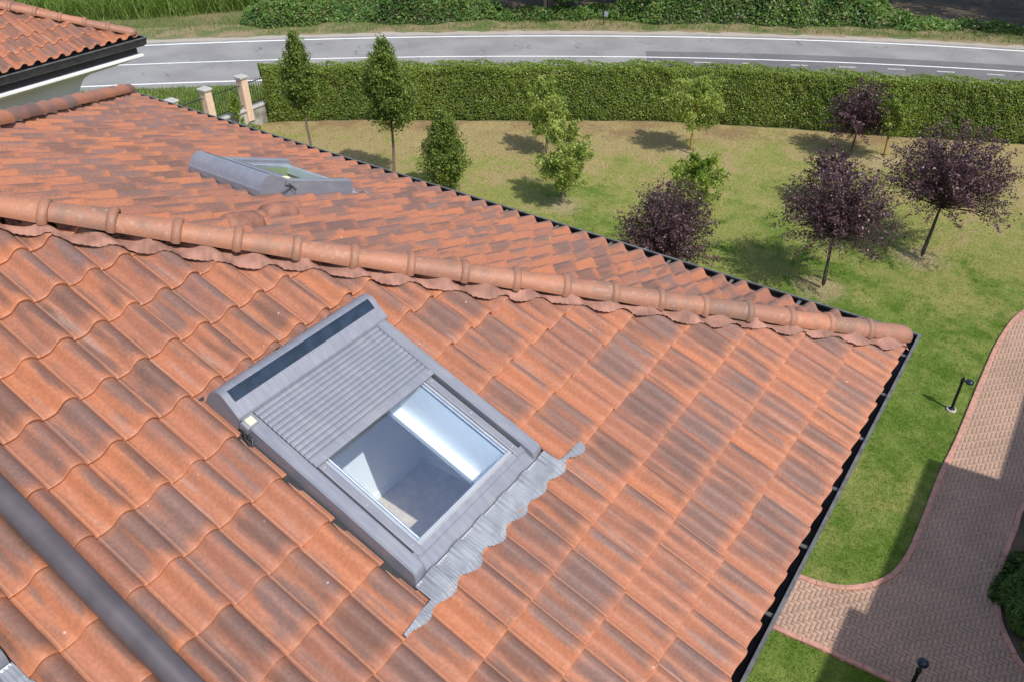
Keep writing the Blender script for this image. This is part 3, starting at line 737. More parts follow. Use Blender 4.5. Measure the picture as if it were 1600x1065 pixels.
# ================================================================== BUILDINGS
X0 = .11; WY = 11.25; GC = (.08, -.094, .03)
WIN = dict(u0=4.915, s0=1.77, W=1.185, L=1.575)                      # nearest roof window
WIN2 = dict(v0=5.15, s0=1.75, W=.93, L=1.15)                        # the one on the end slope
WIN3 = dict(u0=7.60, s0=2.80, W=1.185, L=1.55)                      # cut by the photo's edge
def hole(r0, s0, Wd, Ln): return (r0-.014, r0+Wd+.014, s0-.02, s0+Ln+.016)
holes_f = [hole(X0-WIN['u0'], WIN['s0'], WIN['W'], WIN['L']), hole(X0-WIN3['u0'], WIN3['s0'], WIN3['W'], WIN3['L'])]
holes_s = [hole(WIN2['v0'], WIN2['s0'], WIN2['W'], WIN2['L'])]
def finish_house(root, ox, oy, wx, wy, G0, plain, s_front_max=None, inset=.95, soff=-.62):
    half = min(wx, wy)/2
    gx, gy, gz = G0
    gut = gutter_run(root, G0, ox+wx+.1, oy-wy-.1)
    # fascia boards and soffit
    b = MB(); fx, fy = gx+.152, gy-.152
    b.box((fx, fy-.03, gz-.26), (ox+wx, fy, gz+.02)); b.box((fx, oy-wy, gz-.26), (fx+.03, fy-.031, gz+.02))
    b.build('fascia', M['soffit'], root)
    b = MB()
    pr = [(.10, -.275), (.085, -.285), (.085, -.315), (.10, -.325), (.13, -.33), (.16, -.345), (.27, -.385), (.29, -.40), (.80, -.585), (.835, -.61), (.87, -.64), (.91, -.70), (.95, -.79), (.985, -.90), (1.02, -.90), (1.02, -.27)]
    prg = [(d, z) for d, z in pr]; n = len(prg)
    st = [lambda d, z: (gx+d, oy-wy-.1+d, gz+z), lambda d, z: (gx+d, gy-d, gz+z), lambda d, z: (ox+wx+.1, gy-d, gz+z)]
    v = [f(d, z) for f in st for d, z in prg]; f = []
    for k in range(2):
        for i in range(n): j = (i+1) % n; f.append((k*n+i, k*n+j, (k+1)*n+j, (k+1)*n+i))
    b.add(v, f); b.build('cornice', M['cornice'], root, 50)
    d = 1.0
    b = MB(); xa, xb, ya, yb, zt, w_ = gx+d, ox+wx-.9, oy-wy+.9, gy-d, gz-.32, .3
    b.box((xa, yb-w_, ZG-.2), (xb, yb, zt)); b.box((xa, ya, ZG-.2), (xb, ya+w_, zt))
    b.box((xa, ya+w_, ZG-.2), (xa+w_, yb-w_, zt)); b.box((xb-w_, ya+w_, ZG-.2), (xb, yb-w_, zt)); b.build('wall', M['wall'], root)
    b = MB(); h = half*TT; e = -.03
    a = {'sw': (ox, oy, e), 'se': (ox+wx, oy, e), 'ne': (ox+wx, oy-wy, e), 'nw': (ox, oy-wy, e), 'a0': (ox+half, oy-half, h+e), 'a1': (ox+wx-half, oy-wy+half, h+e)}
    for q in plain: b.add([a[k] for k in q], [tuple(range(len(q)))])
    b.build('tiled_slope', M['clay'], root)
    return gut

root, FF, SF, _ = house('house', 'tiled hip-roofed house filling the foreground, with grey roof windows and dark gutters', X0, 0.0, 16.0, WY,
    X0-.024-TW*40, -.011, GC, holes_f, holes_s, seed=11, front_max=9.2)
gut = finish_house(root, X0, 0.0, 16.0, WY, GC, [('se', 'ne', 'a1'), ('ne', 'nw', 'a0', 'a1')])
# the rest of the front slope, beyond what the photo shows
b = MB(); u = 9.2-.02; sm = WY/2/CT
b.add([FF.P(-u, .18, .02), FF.P(-16+.2, .18, .02), FF.P(-16+WY/2, sm, .02), FF.P(-u, sm, .02)], [(0, 1, 2, 3)]); b.build('tiled_slope', M['clay'], root)
# gutter brackets
bk0 = None
def bracket(q0, q1):
    b = MB(); b.tube([q0, q1], .006, 6); return b.v, b.f
for k in range(14):
    x = .42+k*.62
    b = MB(); b.box((x, GC[1]-.15, GC[2]-.016), (x+.028, GC[1]-.02, GC[2]-.008)); b.build('gutter_bracket', M['gutter_rim'], gut)
for k in range(16):
    y = -.5-k*.66
    b = MB(); b.box((GC[0]+.02, y, GC[2]-.016), (GC[0]+.15, y+.028, GC[2]-.008)); b.build('gutter_bracket', M['gutter_rim'], gut)
# hip flashings on the near hip, both sides
rs = np.random.default_rng(5); hipL = WY/2-.3
def hip_rs_front(t, o): x = .16+t; return -(x+o*.75), (x-o*.75)/CT
def hip_rs_side(t, o): x = .16+t; return (x+o*.75), (x-o*.75)/CT
hip_flashing('hip_flashing', FF, hip_rs_front, None if False else (lambda t, o: hip_rs_front(t, o)[1]), hipL, root, .23, rs) if False else None
hip_flashing('hip_flashing', FF, lambda t, o: hip_rs_front(t, o)[0], lambda t, o: hip_rs_front(t, o)[1], hipL, root, .135, rs)
hip_flashing('hip_flashing', SF, lambda t, o: hip_rs_side(t, o)[0], lambda t, o: hip_rs_side(t, o)[1], hipL, root, .115, rs)
# roof windows
w1 = roof_window(FF, root, X0-WIN['u0'], WIN['s0'], WIN['W'], WIN['L'], .67); w1['label'] = 'large grey roof window with half-lowered roller shutter'
w2 = roof_window(SF, root, WIN2['v0'], WIN2['s0'], WIN2['W'], WIN2['L'], .55, h0=.075, lining='sage'); w2['label'] = 'smaller grey roof window beyond the hip ridge'
w3 = roof_window(FF, root, X0-WIN3['u0'], WIN3['s0'], WIN3['W'], WIN3['L'], .53, solar=True); w3['label'] = 'roof window of which only a grey corner shows'
lead_apron(FF, root, X0-WIN['u0'], X0-WIN['u0']+WIN['W'], WIN['s0'], .165, .25, 2)
lead_apron(SF, root, WIN2['v0'], WIN2['v0']+WIN2['W'], WIN2['s0'], .14, .10, 4)
lead_apron(FF, root, X0-WIN3['u0'], X0-WIN3['u0']+WIN3['W'], WIN3['s0'], .165, .02, 6)
# rooms under the windows
def room(face, r0, s0, Wd, Ln, x0, x1, y0, y1, zf, wm='white', fm='floor'):
    b = MB(); zt = lambda x, y: float(np.dot(np.array([x, y, 0])-face.O, 0*face.Z)) 
    def ceil(x, y): # height of the plane h = -.33
        o_, Z = face.O - .33*face.Z, face.Z
        return o_[2] - (Z[0]*(x-o_[0]) + Z[1]*(y-o_[1]))/Z[2]
    P = [(x0, y0), (x1, y0), (x1, y1), (x0, y1)]
    for i in range(4):
        (xa, ya), (xb, yb) = P[i], P[(i+1) % 4]
        b.add([(xa, ya, zf), (xb, yb, zf), (xb, yb, max(zf+.1, ceil(xb, yb)+.04)), (xa, ya, max(zf+.1, ceil(xa, ya)+.04))], [(0, 1, 2, 3)])
    rr = [np.dot(np.array([x, y, ceil(x, y)])-face.O, face.X) for x, y in P]; ssl = [np.dot(np.array([x, y, ceil(x, y)])-face.O, face.Y) for x, y in P]
    hr = (r0+.178, r0+Wd-.178, s0+.133, s0+Ln-.265)
    quad_with_hole(face, min(rr)-.05, max(rr)+.05, min(ssl)-.05, max(ssl)+.05, hr, -.336, b)
    o = b.build('room', M[wm], root)
    b = MB(); b.add([(x0-.01, y0-.01, zf+.004), (x1+.01, y0-.01, zf+.004), (x1+.01, y1+.01, zf+.004), (x0-.01, y1+.01, zf+.004)], [(0, 1, 2, 3)])
    b.build('room_floor', M[fm], o)
    b = MB()
    b.box((x0, y0, zf+.005), (x1, y0+.012, zf+.07)); b.box((x0, y0+.013, zf+.005), (x0+.012, y1, zf+.07)); b.build('skirting', M['white'], o)
room(FF, X0-WIN['u0'], WIN['s0'], WIN['W'], WIN['L'], 3.21, 5.9, -3.14, -1.35, -.60)
room(SF, WIN2['v0'], WIN2['s0'], WIN2['W'], WIN2['L'], 1.4, 3.1, -6.6, -4.7, -.60, 'sage', 'sage')
VENTS = ((4.33, 3.62), (4.63, 3.08))
for (r, q) in VENTS:
    rr = SF.r_ph + math.floor((r-SF.r_ph)/TW)*TW + .72*TW
    b = MB(); secs = []; V = []; F = []; NS = 14
    prof_ = [(-.02, .004), (-.015, .05), (.005, .085), (.04, .105), (.12, .108), (.24, .104), (.30, .09), (.33, .05), (.335, .004)]
    for a, rad in prof_:
        for e in range(NS+1):
            th = math.pi*e/NS; V.append(SF.P(rr+math.cos(th)*rad*1.02, q-.12+a, .005+math.sin(th)*rad*1.12))
    for si in range(len(prof_)-1):
        for e in range(NS): n = si*(NS+1)+e; F.append((n, n+1, n+NS+2, n+NS+1))
    b.add(V, F); b.build('vent_tile', M['clay'], root, 60)
# brown pipe lying up the front slope
b = MB(); pu = X0-6.012
b.tube([FF.P(pu-.004, -.02, .19), FF.P(pu-.004, .25, .112), FF.P(pu, 1.2, .112), FF.P(pu, 2.6, .112), FF.P(pu+.008, 4.0, .112), FF.P(pu+.012, 5.6, .112)], .062, 24); pipe = b.build('drain_pipe', M['pipe'], root, 50)

# neighbouring wing
NX, NY = -1.83, -13.566
r2, NF, NS_, _ = house('house', 'neighbouring house behind the left end of the roof, with a higher pale cornice and heavy dark gutter', NX, NY, 14.0, 9.6,
    -.03-TW*40, .03, (NX+.03, NY-.094, .03), seed=23, side_detail=False, front_max=6.0, s_ph=.17) if False else house('house', 'neighbouring house at the upper left, its pale cornice and black gutter seen edge-on', NX, NY, 14.0, 9.6,
    -.03-TW*40, .03, (NX+.03, NY-.094, .03), seed=23, side_detail=True, front_max=6.0, s_ph=.17)
finish_house(r2, NX, NY, 14.0, 9.6, (NX+.03, NY-.094, .03), [('se', 'ne', 'a1'), ('ne', 'nw', 'a0', 'a1')])
b = MB(); sm = 4.8/CT; b.add([NF.P(-5.98, .18, .02), NF.P(-13.8, .18, .02), NF.P(-9.2, sm, .02), NF.P(-5.98, sm, .02)], [(0, 1, 2, 3)]); b.build('tiled_slope', M['clay'], r2)


# house across the path: its shadow lies on the pavers
r3 = empty('house', (4, 12, ZG), 'house across the brick path, out of the frame, whose stepped shadow lies on the paving', 'house')
b = MB(); b.box((-7.0, 7.2, ZG-.1), (16, 16, -.3)); b.box((-22, 8.4, ZG-.1), (-7.001, 16, -.3)); b.build('wall', M['wall'], r3)
b = MB()
for x0, x1, y0 in ((-2.05, 17, 5.86), (-6.85, -2.051, 6.14), (-23, -6.851, 7.48)):
    b.add([(x0, y0, 0), (x1, y0, 0), (x1, 12, 2.0), (x0, 12, 2.0), (x0, 17, 0), (x1, 17, 0), (x0, y0, -.28), (x1, y0, -.28), (x0, 17, -.28), (x1, 17, -.28)],
          [(0, 1, 2, 3), (3, 2, 5, 4), (6, 7, 1, 0), (4, 5, 9, 8), (6, 0, 3, 4, 8), (7, 9, 5, 2, 1), (6, 8, 9, 7)])
b.build('roof', M['clay'], r3)

# ================================================================== VEGETATION
def leaf_mesh(name, pts, size, mat, parent, tint, up=.4, nrm=None, aspect=.5, seed=0):
    r = np.random.default_rng(seed); n = len(pts); pts = np.asarray(pts)
    d = r.normal(0, 1, (n, 3)); d /= np.linalg.norm(d, axis=1)[:, None]
    if nrm is None: nn = r.normal(0, 1, (n, 3)) + np.array([0, 0, up*2])
    else: nn = nrm + r.normal(0, .55, (n, 3))
    nn /= np.linalg.norm(nn, axis=1)[:, None]
    a = d - nn*(d*nn).sum(1)[:, None]; a /= np.linalg.norm(a, axis=1)[:, None]+1e-9; b = np.cross(nn, a)
    L = (size*(.65+.7*r.random(n)))[:, None] if np.isscalar(size) else (size*(.65+.7*r.random(n)))[:, None]
    w = L*aspect
    v = np.stack([pts-a*L/2, pts+b*w/2+nn*w*.18-a*L*.05, pts+a*L/2, pts-b*w/2+nn*w*.18-a*L*.05], 1).reshape(-1, 3)
    f = np.arange(4*n).reshape(n, 4)
    t = np.stack([tint, r.random(n), r.random(n), np.ones(n)], -1); t = np.repeat(t, 4, 0)
    return mesh_obj(name, v, f, mat, parent, False, {'tint': t}, True, world=False)

def tree(name, label, cat, base, height, trunk_h, rad, style, nl, leaf, mat, bark, group=None, seed=1, shoots=60, trunk_r=.05, lean=(0, 0), aspect=.55, fill=.0, world=False):
    r = np.random.default_rng(seed)
    bx, by = base; root = empty(name, (bx, by, ZG), label, cat, group)
    top = height; ax = lambda z: np.array([lean[0]*(z/height)**1.3 + .03*math.sin(z*1.7+seed), lean[1]*(z/height)**1.3 + .03*math.cos(z*1.3+seed*2), z])
    tb = MB(); zt = trunk_h + (.78 if style != 'round' else .25)*(top-trunk_h)
    zs = np.linspace(-.05, zt, 22); tb.tube([ax(z) for z in zs], [trunk_r*(1.25 if i == 0 else 1-.75*z/zt) + .006 for i, z in enumerate(zs)], 8)
    S = []; 
    ch = top-trunk_h
    for k in range(shoots):
        ph = k*2.39996 + r.normal(0, .3)
        if style == 'spire':
            t = r.random()**.85; z0 = trunk_h + t*.76*ch
            env = rad*np.interp(t, [0, .12, .3, .55, .8, 1], [.62, .92, 1.0, .78, .42, .12])*(.8+.35*r.random())
            rise = ch*(.13+.14*r.random())
            p0 = ax(z0); p1 = p0 + np.array([math.cos(ph)*env, math.sin(ph)*env, rise])
        elif style == 'oval':
            t = r.random(); z0 = trunk_h + t*.72*ch
            env = rad*np.interp(t, [0, .2, .5, .8, 1], [.55, .95, 1.0, .75, .35])*(.65+.55*r.random())
            p0 = ax(z0); p1 = p0 + np.array([math.cos(ph)*env, math.sin(ph)*env, ch*(.04+.22*r.random())])
        else:
            u = ((k+.5)/shoots); el = math.acos(1-u*.92)          # 0 = straight up
            el += r.normal(0, .10); ln = (.82+.38*r.random())
            p0 = ax(trunk_h + .06*ch*r.random()); hor = math.sin(el)*rad*ln; ver = math.cos(el)*ch*.92*ln*(.85+.15*math.cos(el)) + .12*ch*(1-math.cos(el)) + (-.10*ch if el > 1.35 else 0)
            p1 = p0 + np.array([math.cos(ph)*hor, math.sin(ph)*hor, ver])
        S.append((p0, p1))
        mid = (p0+p1)/2 + np.array([0, 0, .10*np.linalg.norm(p1-p0)*(1 if style == 'round' else -.3)])
        rr = trunk_r*.28 if style == 'round' else trunk_r*.2
        tb.tube([p0, mid, p1], [rr, rr*.6, rr*.15], 4, False)
    tb.build('trunk', bark, root, 60, world=False)
    per = nl//shoots; P = []; T = []
    for p0, p1 in S:
        ln = np.linalg.norm(p1-p0); n = int(per*(.6+.8*r.random()))
        t = (.30 if style != 'round' else .28) + (.75)*r.random(n)**(.75 if style == 'round' else .9)
        mid = np.array([0, 0, .10*ln*(1 if style == 'round' else -.3)])
        q = p0 + (p1-p0)*t[:, None] + mid*(4*t*(1-t))[:, None]
        sg = ((.05+.09*np.sin(np.clip(t, 0, 1)*math.pi))*ln*.75 + .02) if style != 'round' else (.030*ln*(.35+np.sin(np.clip(t, 0, 1)*math.pi)) + .022)
        q = q + r.normal(0, 1, (n, 3))*sg[:, None]
        P.append(q); T.append(np.clip(r.normal(.2+.5*r.random(), .22, n), 0, 1))
    P = np.concatenate(P); T = np.concatenate(T)
    leaf_mesh('crown', P, leaf, mat, root, T, .35, None, aspect, seed)
    return root

G1, G2, G3 = 'clipped young hornbeams along the eaves', 'purple-leaved plum trees on the lawn', 'young lime trees on the lawn'
# hornbeams
tree('hornbeam_tree', 'slim hornbeam at the left end of the hedge, its tip crossing the road line', 'tree', (-12.10, -21.81), 5.05, 2.0, .62, 'spire', 12500, .08, M['hornbeam'], M['bark'], G1, 3, 110)
tree('hornbeam_tree', 'dense dark hornbeam with a bare trunk and a rounded shadow on the dry grass', 'tree', (-12.72, -18.35), 5.15, 1.85, .84, 'spire', 22000, .08, M['hornbeam'], M['bark'], G1, 8, 170)
tree('hornbeam_tree', 'bushy hornbeam leafy down to the roof edge, standing in front of the hedge', 'tree', (-13.05, -16.35), 3.15, .10, .80, 'spire', 17000, .075, M['hornbeam'], M['bark'], G1, 14, 150)
# limes
tree('lime_tree', 'light green lime tree in the middle of the lawn with its trunk base visible', 'tree', (-14.65, -12.67), 3.3, .62, .84, 'oval', 9500, .085, M['lime'], M['bark'], G3, 21, 70)
tree('lime_tree', 'pale lime tree just behind the middle one, its top against the hedge', 'tree', (-17.9, -15.45), 3.15, .7, .74, 'oval', 8000, .085, M['lime'], M['bark'], G3, 22, 55)
tree('lime_tree', 'round lime tree with a yellowish trunk near the middle of the hedge', 'tree', (-21.1, -11.06), 3.3, .95, .95, 'oval', 11000, .085, M['lime'], M['bark_yellow'], G3, 25, 65, .045)
tree('lime_tree', 'lime tree on an ochre trunk, its crown merging with the hedge behind the purple tree', 'tree', (-24.5, -4.87), 2.75, 1.05, .8, 'oval', 5000, .085, M['hedge'], M['bark_yellow'], G3, 29, 55, .045)
tree('maple_tree', 'bright yellow-green bushy tree half hidden behind a purple one', 'tree', (-16.6, -8.75), 2.25, .45, .85, 'oval', 4600, .10, M['bright'], M['bark'], None, 31, 55)
# plums
tree('plum_tree', 'purple plum nearest the eaves, its trunk hidden by the gutter', 'tree', (-11.65, -7.60), 3.2, 1.0, 1.35, 'round', 15000, .07, M['plum'], M['bark_dark'], G2, 41, 210, .055)
tree('plum_tree', 'purple plum with a slim trunk rising from the lawn beyond the roof corner', 'tree', (-14.42, -3.89), 3.65, 1.62, 1.5, 'round', 14500, .07, M['plum'], M['bark_dark'], G2, 44, 210, .055)
tree('plum_tree', 'widest purple plum, leaning right, at the right edge of the lawn', 'tree', (-17.71, -2.0), 4.0, 1.65, 1.8, 'round', 16500, .074, M['plum'], M['bark_dark'], G2, 47, 230, .06, (-.25, .35))
tree('plum_tree', 'rearmost purple plum, close in front of the hedge', 'tree', (-24.2, -5.95), 2.7, .85, 1.15, 'round', 9500, .078, M['plum'], M['bark_dark'], G2, 52, 150, .05)
tree('plum_tree', 'small purple plum mostly hidden behind the slim-trunked one', 'tree', (-19.6, -5.5), 1.95, .8, .85, 'round', 4200, .08, M['plum'], M['bark_dark'], G2, 55, 55, .045)

# laurel hedge
hr = empty('hedge', (HEDGE[20][0], HEDGE[20][1], ZG), 'long clipped laurel hedge between the lawn and the road', 'hedge')
ds = np.cumsum(np.concatenate([[0], np.linalg.norm(np.diff(HEDGE, axis=0), axis=1)]))
def hp(t):
    x = np.interp(t, ds, HEDGE[:, 0]); y = np.interp(t, ds, HEDGE[:, 1])
    x2 = np.interp(t+.2, ds, HEDGE[:, 0]); y2 = np.interp(t+.2, ds, HEDGE[:, 1]); x1 = np.interp(t-.2, ds, HEDGE[:, 0]); y1 = np.interp(t-.2, ds, HEDGE[:, 1])
    d = np.stack([x2-x1, y2-y1], -1); d /= np.linalg.norm(d, axis=-1)[..., None]
    return np.stack([x, y], -1), np.stack([-d[..., 1], d[..., 0]], -1)*-1     # point, outward (towards the house)
LH = ds[-1]-.5
def wav(t, h): return .03*np.sin(t*1.1+h*.8)+.022*np.sin(t*3.7+1-h*2.6)+.022*np.sin(t*8.7+4*np.sin(h*2+t))+.018*np.sin(h*7+3*np.sin(t*2.3))
n1 = 118000; n2 = 52000; n3 = 9000; r = np.random.default_rng(77)
t = .1+(LH-.1)*r.random(n1)**1.0; h = HH*r.random(n1); p, o_ = hp(t)
edge = np.clip((h-HH+.25)/.25, 0, 1)**2*.12 + np.clip((.25-h)/.25, 0, 1)*.06
dd = wav(t, h)-edge - np.abs(r.normal(0, .07, n1)); f_ = np.concatenate([p+o_*dd[:, None], (ZG+h+.03)[:, None]], 1); fn = np.concatenate([o_, np.full((n1, 1), .35)], 1)
t2 = .1+(LH-.1)*r.random(n2); w2_ = HT*r.random(n2); p, o_ = hp(t2); hz = HH+.05*np.sin(t2*1.7)+.04*np.sin(t2*4.1+w2_*3)+.03*np.sin(w2_*9+t2*7)-np.abs(r.normal(0, .05, n2))+(r.random(n2) > .96)*r.random(n2)*.16
e2 = np.clip((.15-w2_)/.15, 0, 1)**2*.1
g_ = np.concatenate([p-o_*w2_[:, None], (ZG+hz-e2)[:, None]], 1); gn = np.concatenate([0*o_, np.ones((n2, 1))], 1)
w3_ = HT*r.random(n3); h3 = HH*r.random(n3); p, o_ = hp(np.full(n3, .1)); dv = HEDGE[2]-HEDGE[0]; dv /= np.linalg.norm(dv)
k_ = np.concatenate([p-o_*w3_[:, None]-dv*(wav(h3*2, w3_*3)-.02-np.abs(r.normal(0, .05, n3)))[:, None], (ZG+h3)[:, None]], 1); kn = np.concatenate([np.repeat(-dv[None], n3, 0), np.full((n3, 1), .3)], 1)
tint = np.concatenate([np.clip(r.normal(.40, .28, n1)+.15*np.sin(t*1.3)+.2*(h/HH-.5), 0, 1), np.clip(r.normal(.6, .3, n2), 0, 1), np.clip(r.normal(.4, .3, n3), 0, 1)])
leaf_mesh('hedge_foliage', np.concatenate([f_, g_, k_]), .078, M['hedge'], None, tint, 0, np.concatenate([fn, gn, kn]), .5, 78).parent = hr
bpy.data.objects['hedge_foliage'].location = -hr.location
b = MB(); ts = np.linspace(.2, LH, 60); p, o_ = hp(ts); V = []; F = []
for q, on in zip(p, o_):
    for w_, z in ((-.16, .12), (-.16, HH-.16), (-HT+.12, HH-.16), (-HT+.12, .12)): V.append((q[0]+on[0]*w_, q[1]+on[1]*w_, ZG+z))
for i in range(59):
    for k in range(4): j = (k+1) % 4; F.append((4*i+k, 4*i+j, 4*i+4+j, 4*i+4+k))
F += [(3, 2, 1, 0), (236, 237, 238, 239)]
b.add(V, F); b.build('hedge_core', M['core'], hr)  # solid dark core added behind the leaves as the hedge's inner shade

# far side of the road: bramble bank, reeds, trees
def wob(y): return .25*np.sin(y*1.1)+.15*np.sin(y*3.7)
def bank_h(y, o):
    base = np.interp(y, [-46, -37.5, -36.0, -34.8, -33.9, -32.6, -31.2, -28.6, -27.2, -23.5, -20.6, -18.6, -13, -10.5, -7.8, -5, 6], [0, 0, .9, 1.15, .5, .1, 1.1, 1.6, .5, .30, .5, 1.7, 1.85, 1.4, .45, .22, .2])
    lim = np.interp(y, [-27.5, -26.5, -20.8, -19.5, -12, -7, 6], [8, 2.0, 2.0, 8, 8, 1.6, 1.3])
    edge = sstep(o, 0, 1.7)*(1-.3*sstep(o, 4.5, 8.0))*(1-sstep(o, lim, lim+1.3))
    return base*edge*(1+.22*np.sin(y*1.9+o*1.1)+.16*np.sin(y*4.3-o*2.3)+.10*np.sin(o*5+y*7))
r = np.random.default_rng(91); nb = 150000
y = -37.5+44*r.random(nb); o_ = 7.2*r.random(nb)**1.15; hh = bank_h(y, o_); xy = off(FP, y, 2.35+o_+wob(y)); k = (hh > .07) & (hh*1.5+.3 > r.random(nb)*1.2)
pts = np.concatenate([xy, (ZG+hh+r.normal(0, .07, nb))[:, None]], 1)[k]
tn = np.clip(.42+.26*np.sin(y*.9+o_)+.22*np.sin(o_*2.3-y*1.9)+r.normal(0, .2, nb), 0, 1)[k]
nr = np.stack([np.full(k.sum(), .45), np.zeros(k.sum()), np.full(k.sum(), .8)], -1)
o = leaf_mesh('bramble_bank', pts, .17, M['bramble'], None, tn, .5, nr, .62, 92); o['kind'] = 'stuff'
o['label'] = 'low tangled green brambles on the far side of the road'; o['category'] = 'brambles'
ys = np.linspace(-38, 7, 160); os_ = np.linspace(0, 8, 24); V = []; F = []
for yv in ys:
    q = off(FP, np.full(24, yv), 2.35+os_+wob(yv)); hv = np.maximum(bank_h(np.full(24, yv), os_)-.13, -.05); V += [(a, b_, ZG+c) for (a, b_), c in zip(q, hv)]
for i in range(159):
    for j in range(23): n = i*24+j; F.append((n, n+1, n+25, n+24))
mesh_obj('bank', V, F, M['core'], smooth=True)['kind'] = 'structure'  # dark core added under the bramble leaves for their inner shade

def blades(name, base, hgt, wid, mat, seed, bend=.35, label=None, cat=None, jz=None):
    r = np.random.default_rng(seed); n = len(base); a = r.random(n)*6.283; b = r.random(n)*6.283
    L = hgt*(.55+.8*r.random(n)); w = (wid*(.6+.7*r.random(n)))[:, None]; sd = np.stack([np.cos(a), np.sin(a), 0*a], -1)
    ln = np.stack([np.cos(b), np.sin(b), 0*b], -1)*(L*bend*r.random(n))[:, None]; z = np.array([0, 0, 1.])
    p0 = base; p1 = base+z*(L*.55)[:, None]+ln*.35; p2 = base+z*(L*(1-.15*bend))[:, None]+ln
    v = np.stack([p0-sd*w/2, p0+sd*w/2, p1+sd*w*.42, p1-sd*w*.42, p2+sd*w*.06, p2-sd*w*.06], 1).reshape(-1, 3)
    i = np.arange(n)*6; f = np.concatenate([np.stack([i, i+1, i+2, i+3], -1), np.stack([i+3, i+2, i+4, i+5], -1)])
    t = np.repeat(np.stack([r.random(n), r.random(n), r.random(n), np.ones(n)], -1), 6, 0)
    o = mesh_obj(name, v, f, mat, None, False, {'tint': t}, True); o['kind'] = 'stuff'
    if label: o['label'] = label; o['category'] = cat
    return o
r = np.random.default_rng(101)
nr_ = 42000; y = -54+19.5*r.random(nr_); o_ = 5.4+13*r.random(nr_); lim = np.interp(y, [-54, -42, -38, -34.5], [4.6, 5.0, 6.2, 7.4]); k = o_ > lim
blades('reeds', np.concatenate([off(FP, y, o_), np.full((nr_, 1), ZG)], 1)[k], 1.5, .042, M['reed'], 102, 1.15, 'tall green reeds at the top left beyond the road', 'reeds')
nv = 30000; y = -56+70*r.random(nv); o_ = 1.25+2.6*r.random(nv)**1.3; o_[y < -36] += 2.6*r.random((y < -36).sum())
k = r.random(nv) < np.where(y < -36, .8, .55)
blades('verge_grass', np.concatenate([off(FP, y, o_), np.full((nv, 1), ZG)], 1)[k], .20, .02, M['weed'], 103, .7, 'dry mixed grass along the far road edge', 'grass')
nv = 26000; y = -40+14*r.random(nv); o_ = -3.95-4.6*r.random(nv); q = off(CP, y, o_); k = (q[:, 1] < fence_y-.2) & ~inside(q[:, 0], q[:, 1], [(-15, -27.6), (-13, -26), (-40, 5), (-44, 5)])
blades('verge_grass', np.concatenate([q, np.full((nv, 1), ZG)], 1)[k], .22, .022, M['reed'], 104, .7, 'lush green grass between the iron fence and the road', 'grass')

LAB = ['dark overhanging tree at the top centre beyond the road sign', 'dark broadleaf tree left of the road sign beyond the road', 'shady woodland tree at the top right above bare ground',
       'woodland tree rising at the extreme top right corner', 'tree behind the brambles at the top right of centre', 'tree shading the gravel track at the top left of centre',
       'woodland tree deep in the shade at the top right', 'tall tree behind the bramble bank at the top centre', 'woodland tree standing right of the dark clearing']
FT = [((-38.4, -22.6), 9, 1.3, 3.6), ((-36.0, -27.2), 9, .9, 3.4), ((-47.0, -1.2), 11, 3.2, 4.2), ((-52.5, 1.0), 11, 2.8, 4.0), ((-49.0, -12.0), 9, 1.8, 3.6), ((-38.5, -36.0), 8, 1.6, 2.8), ((-53, -6), 12, 2.9, 4.5), ((-42.5, -24), 10, 1.6, 4.0), ((-47, 4.5), 12, 2.6, 4.8)]
def big_tree(label, base, H, th, rad, seed):
    r = np.random.default_rng(seed); root = empty('woodland_tree', (*base, ZG), label, 'tree', 'woodland trees beyond the road')
    tb = MB(); tb.tube([(0, 0, -.1), (.08, .05, H*.3), (-.05, .1, H*.6), (0, 0, H*.85)], [.24, .18, .12, .03], 8)
    NC = 46; C = []
    for k in range(NC):
        t = r.random(); a = r.random()*6.283; z = th+(H-th)*t; rr = rad*np.interp(t, [0, .25, .6, 1], [.75, 1, .85, .25])*math.sqrt(.25+.75*r.random())
        C.append((math.cos(a)*rr, math.sin(a)*rr, z)); tb.tube([(0, 0, max(th*.8, z-1.2)), (math.cos(a)*rr*.5, math.sin(a)*rr*.5, z-.5), C[-1]], [.06, .04, .01], 4, False)
    tb.build('trunk', M['bark_dark'], root, 60, world=False)
    P = []; T = []
    for c in C:
        n = 210; q = r.normal(0, 1, (n, 3)); q /= np.linalg.norm(q, axis=1)[:, None]; q *= (r.random(n)**.4)[:, None]*np.array([.95, .95, .6])*rad*.30
        P.append(q+np.array(c)); T.append(np.clip(r.normal(.2+.5*r.random(), .2, n), 0, 1))
    P = np.concatenate(P); P[:, 2] = np.maximum(P[:, 2], .15)
    leaf_mesh('crown', P, .26, M['forest'], root, np.concatenate(T), .5, None, .5, seed)
for i, (bs, H, th, rad) in enumerate(FT): big_tree(LAB[i], bs, H, th, rad, 200+i)
sheet('woodland_floor', [tuple(q) for q in off(FP, np.linspace(-28, 16, 20), 4.2)] + [tuple(q) for q in off(FP, np.linspace(16, -28, 20), 24)], ZG+.004, M['litter'])
sheet('gravel_track', [(-28.9, -35.6), (-29.6, -34.0), (-34, -36.5), (-38, -40), (-37, -42), (-32.5, -38.2)], ZG+.006, M['gravel'])

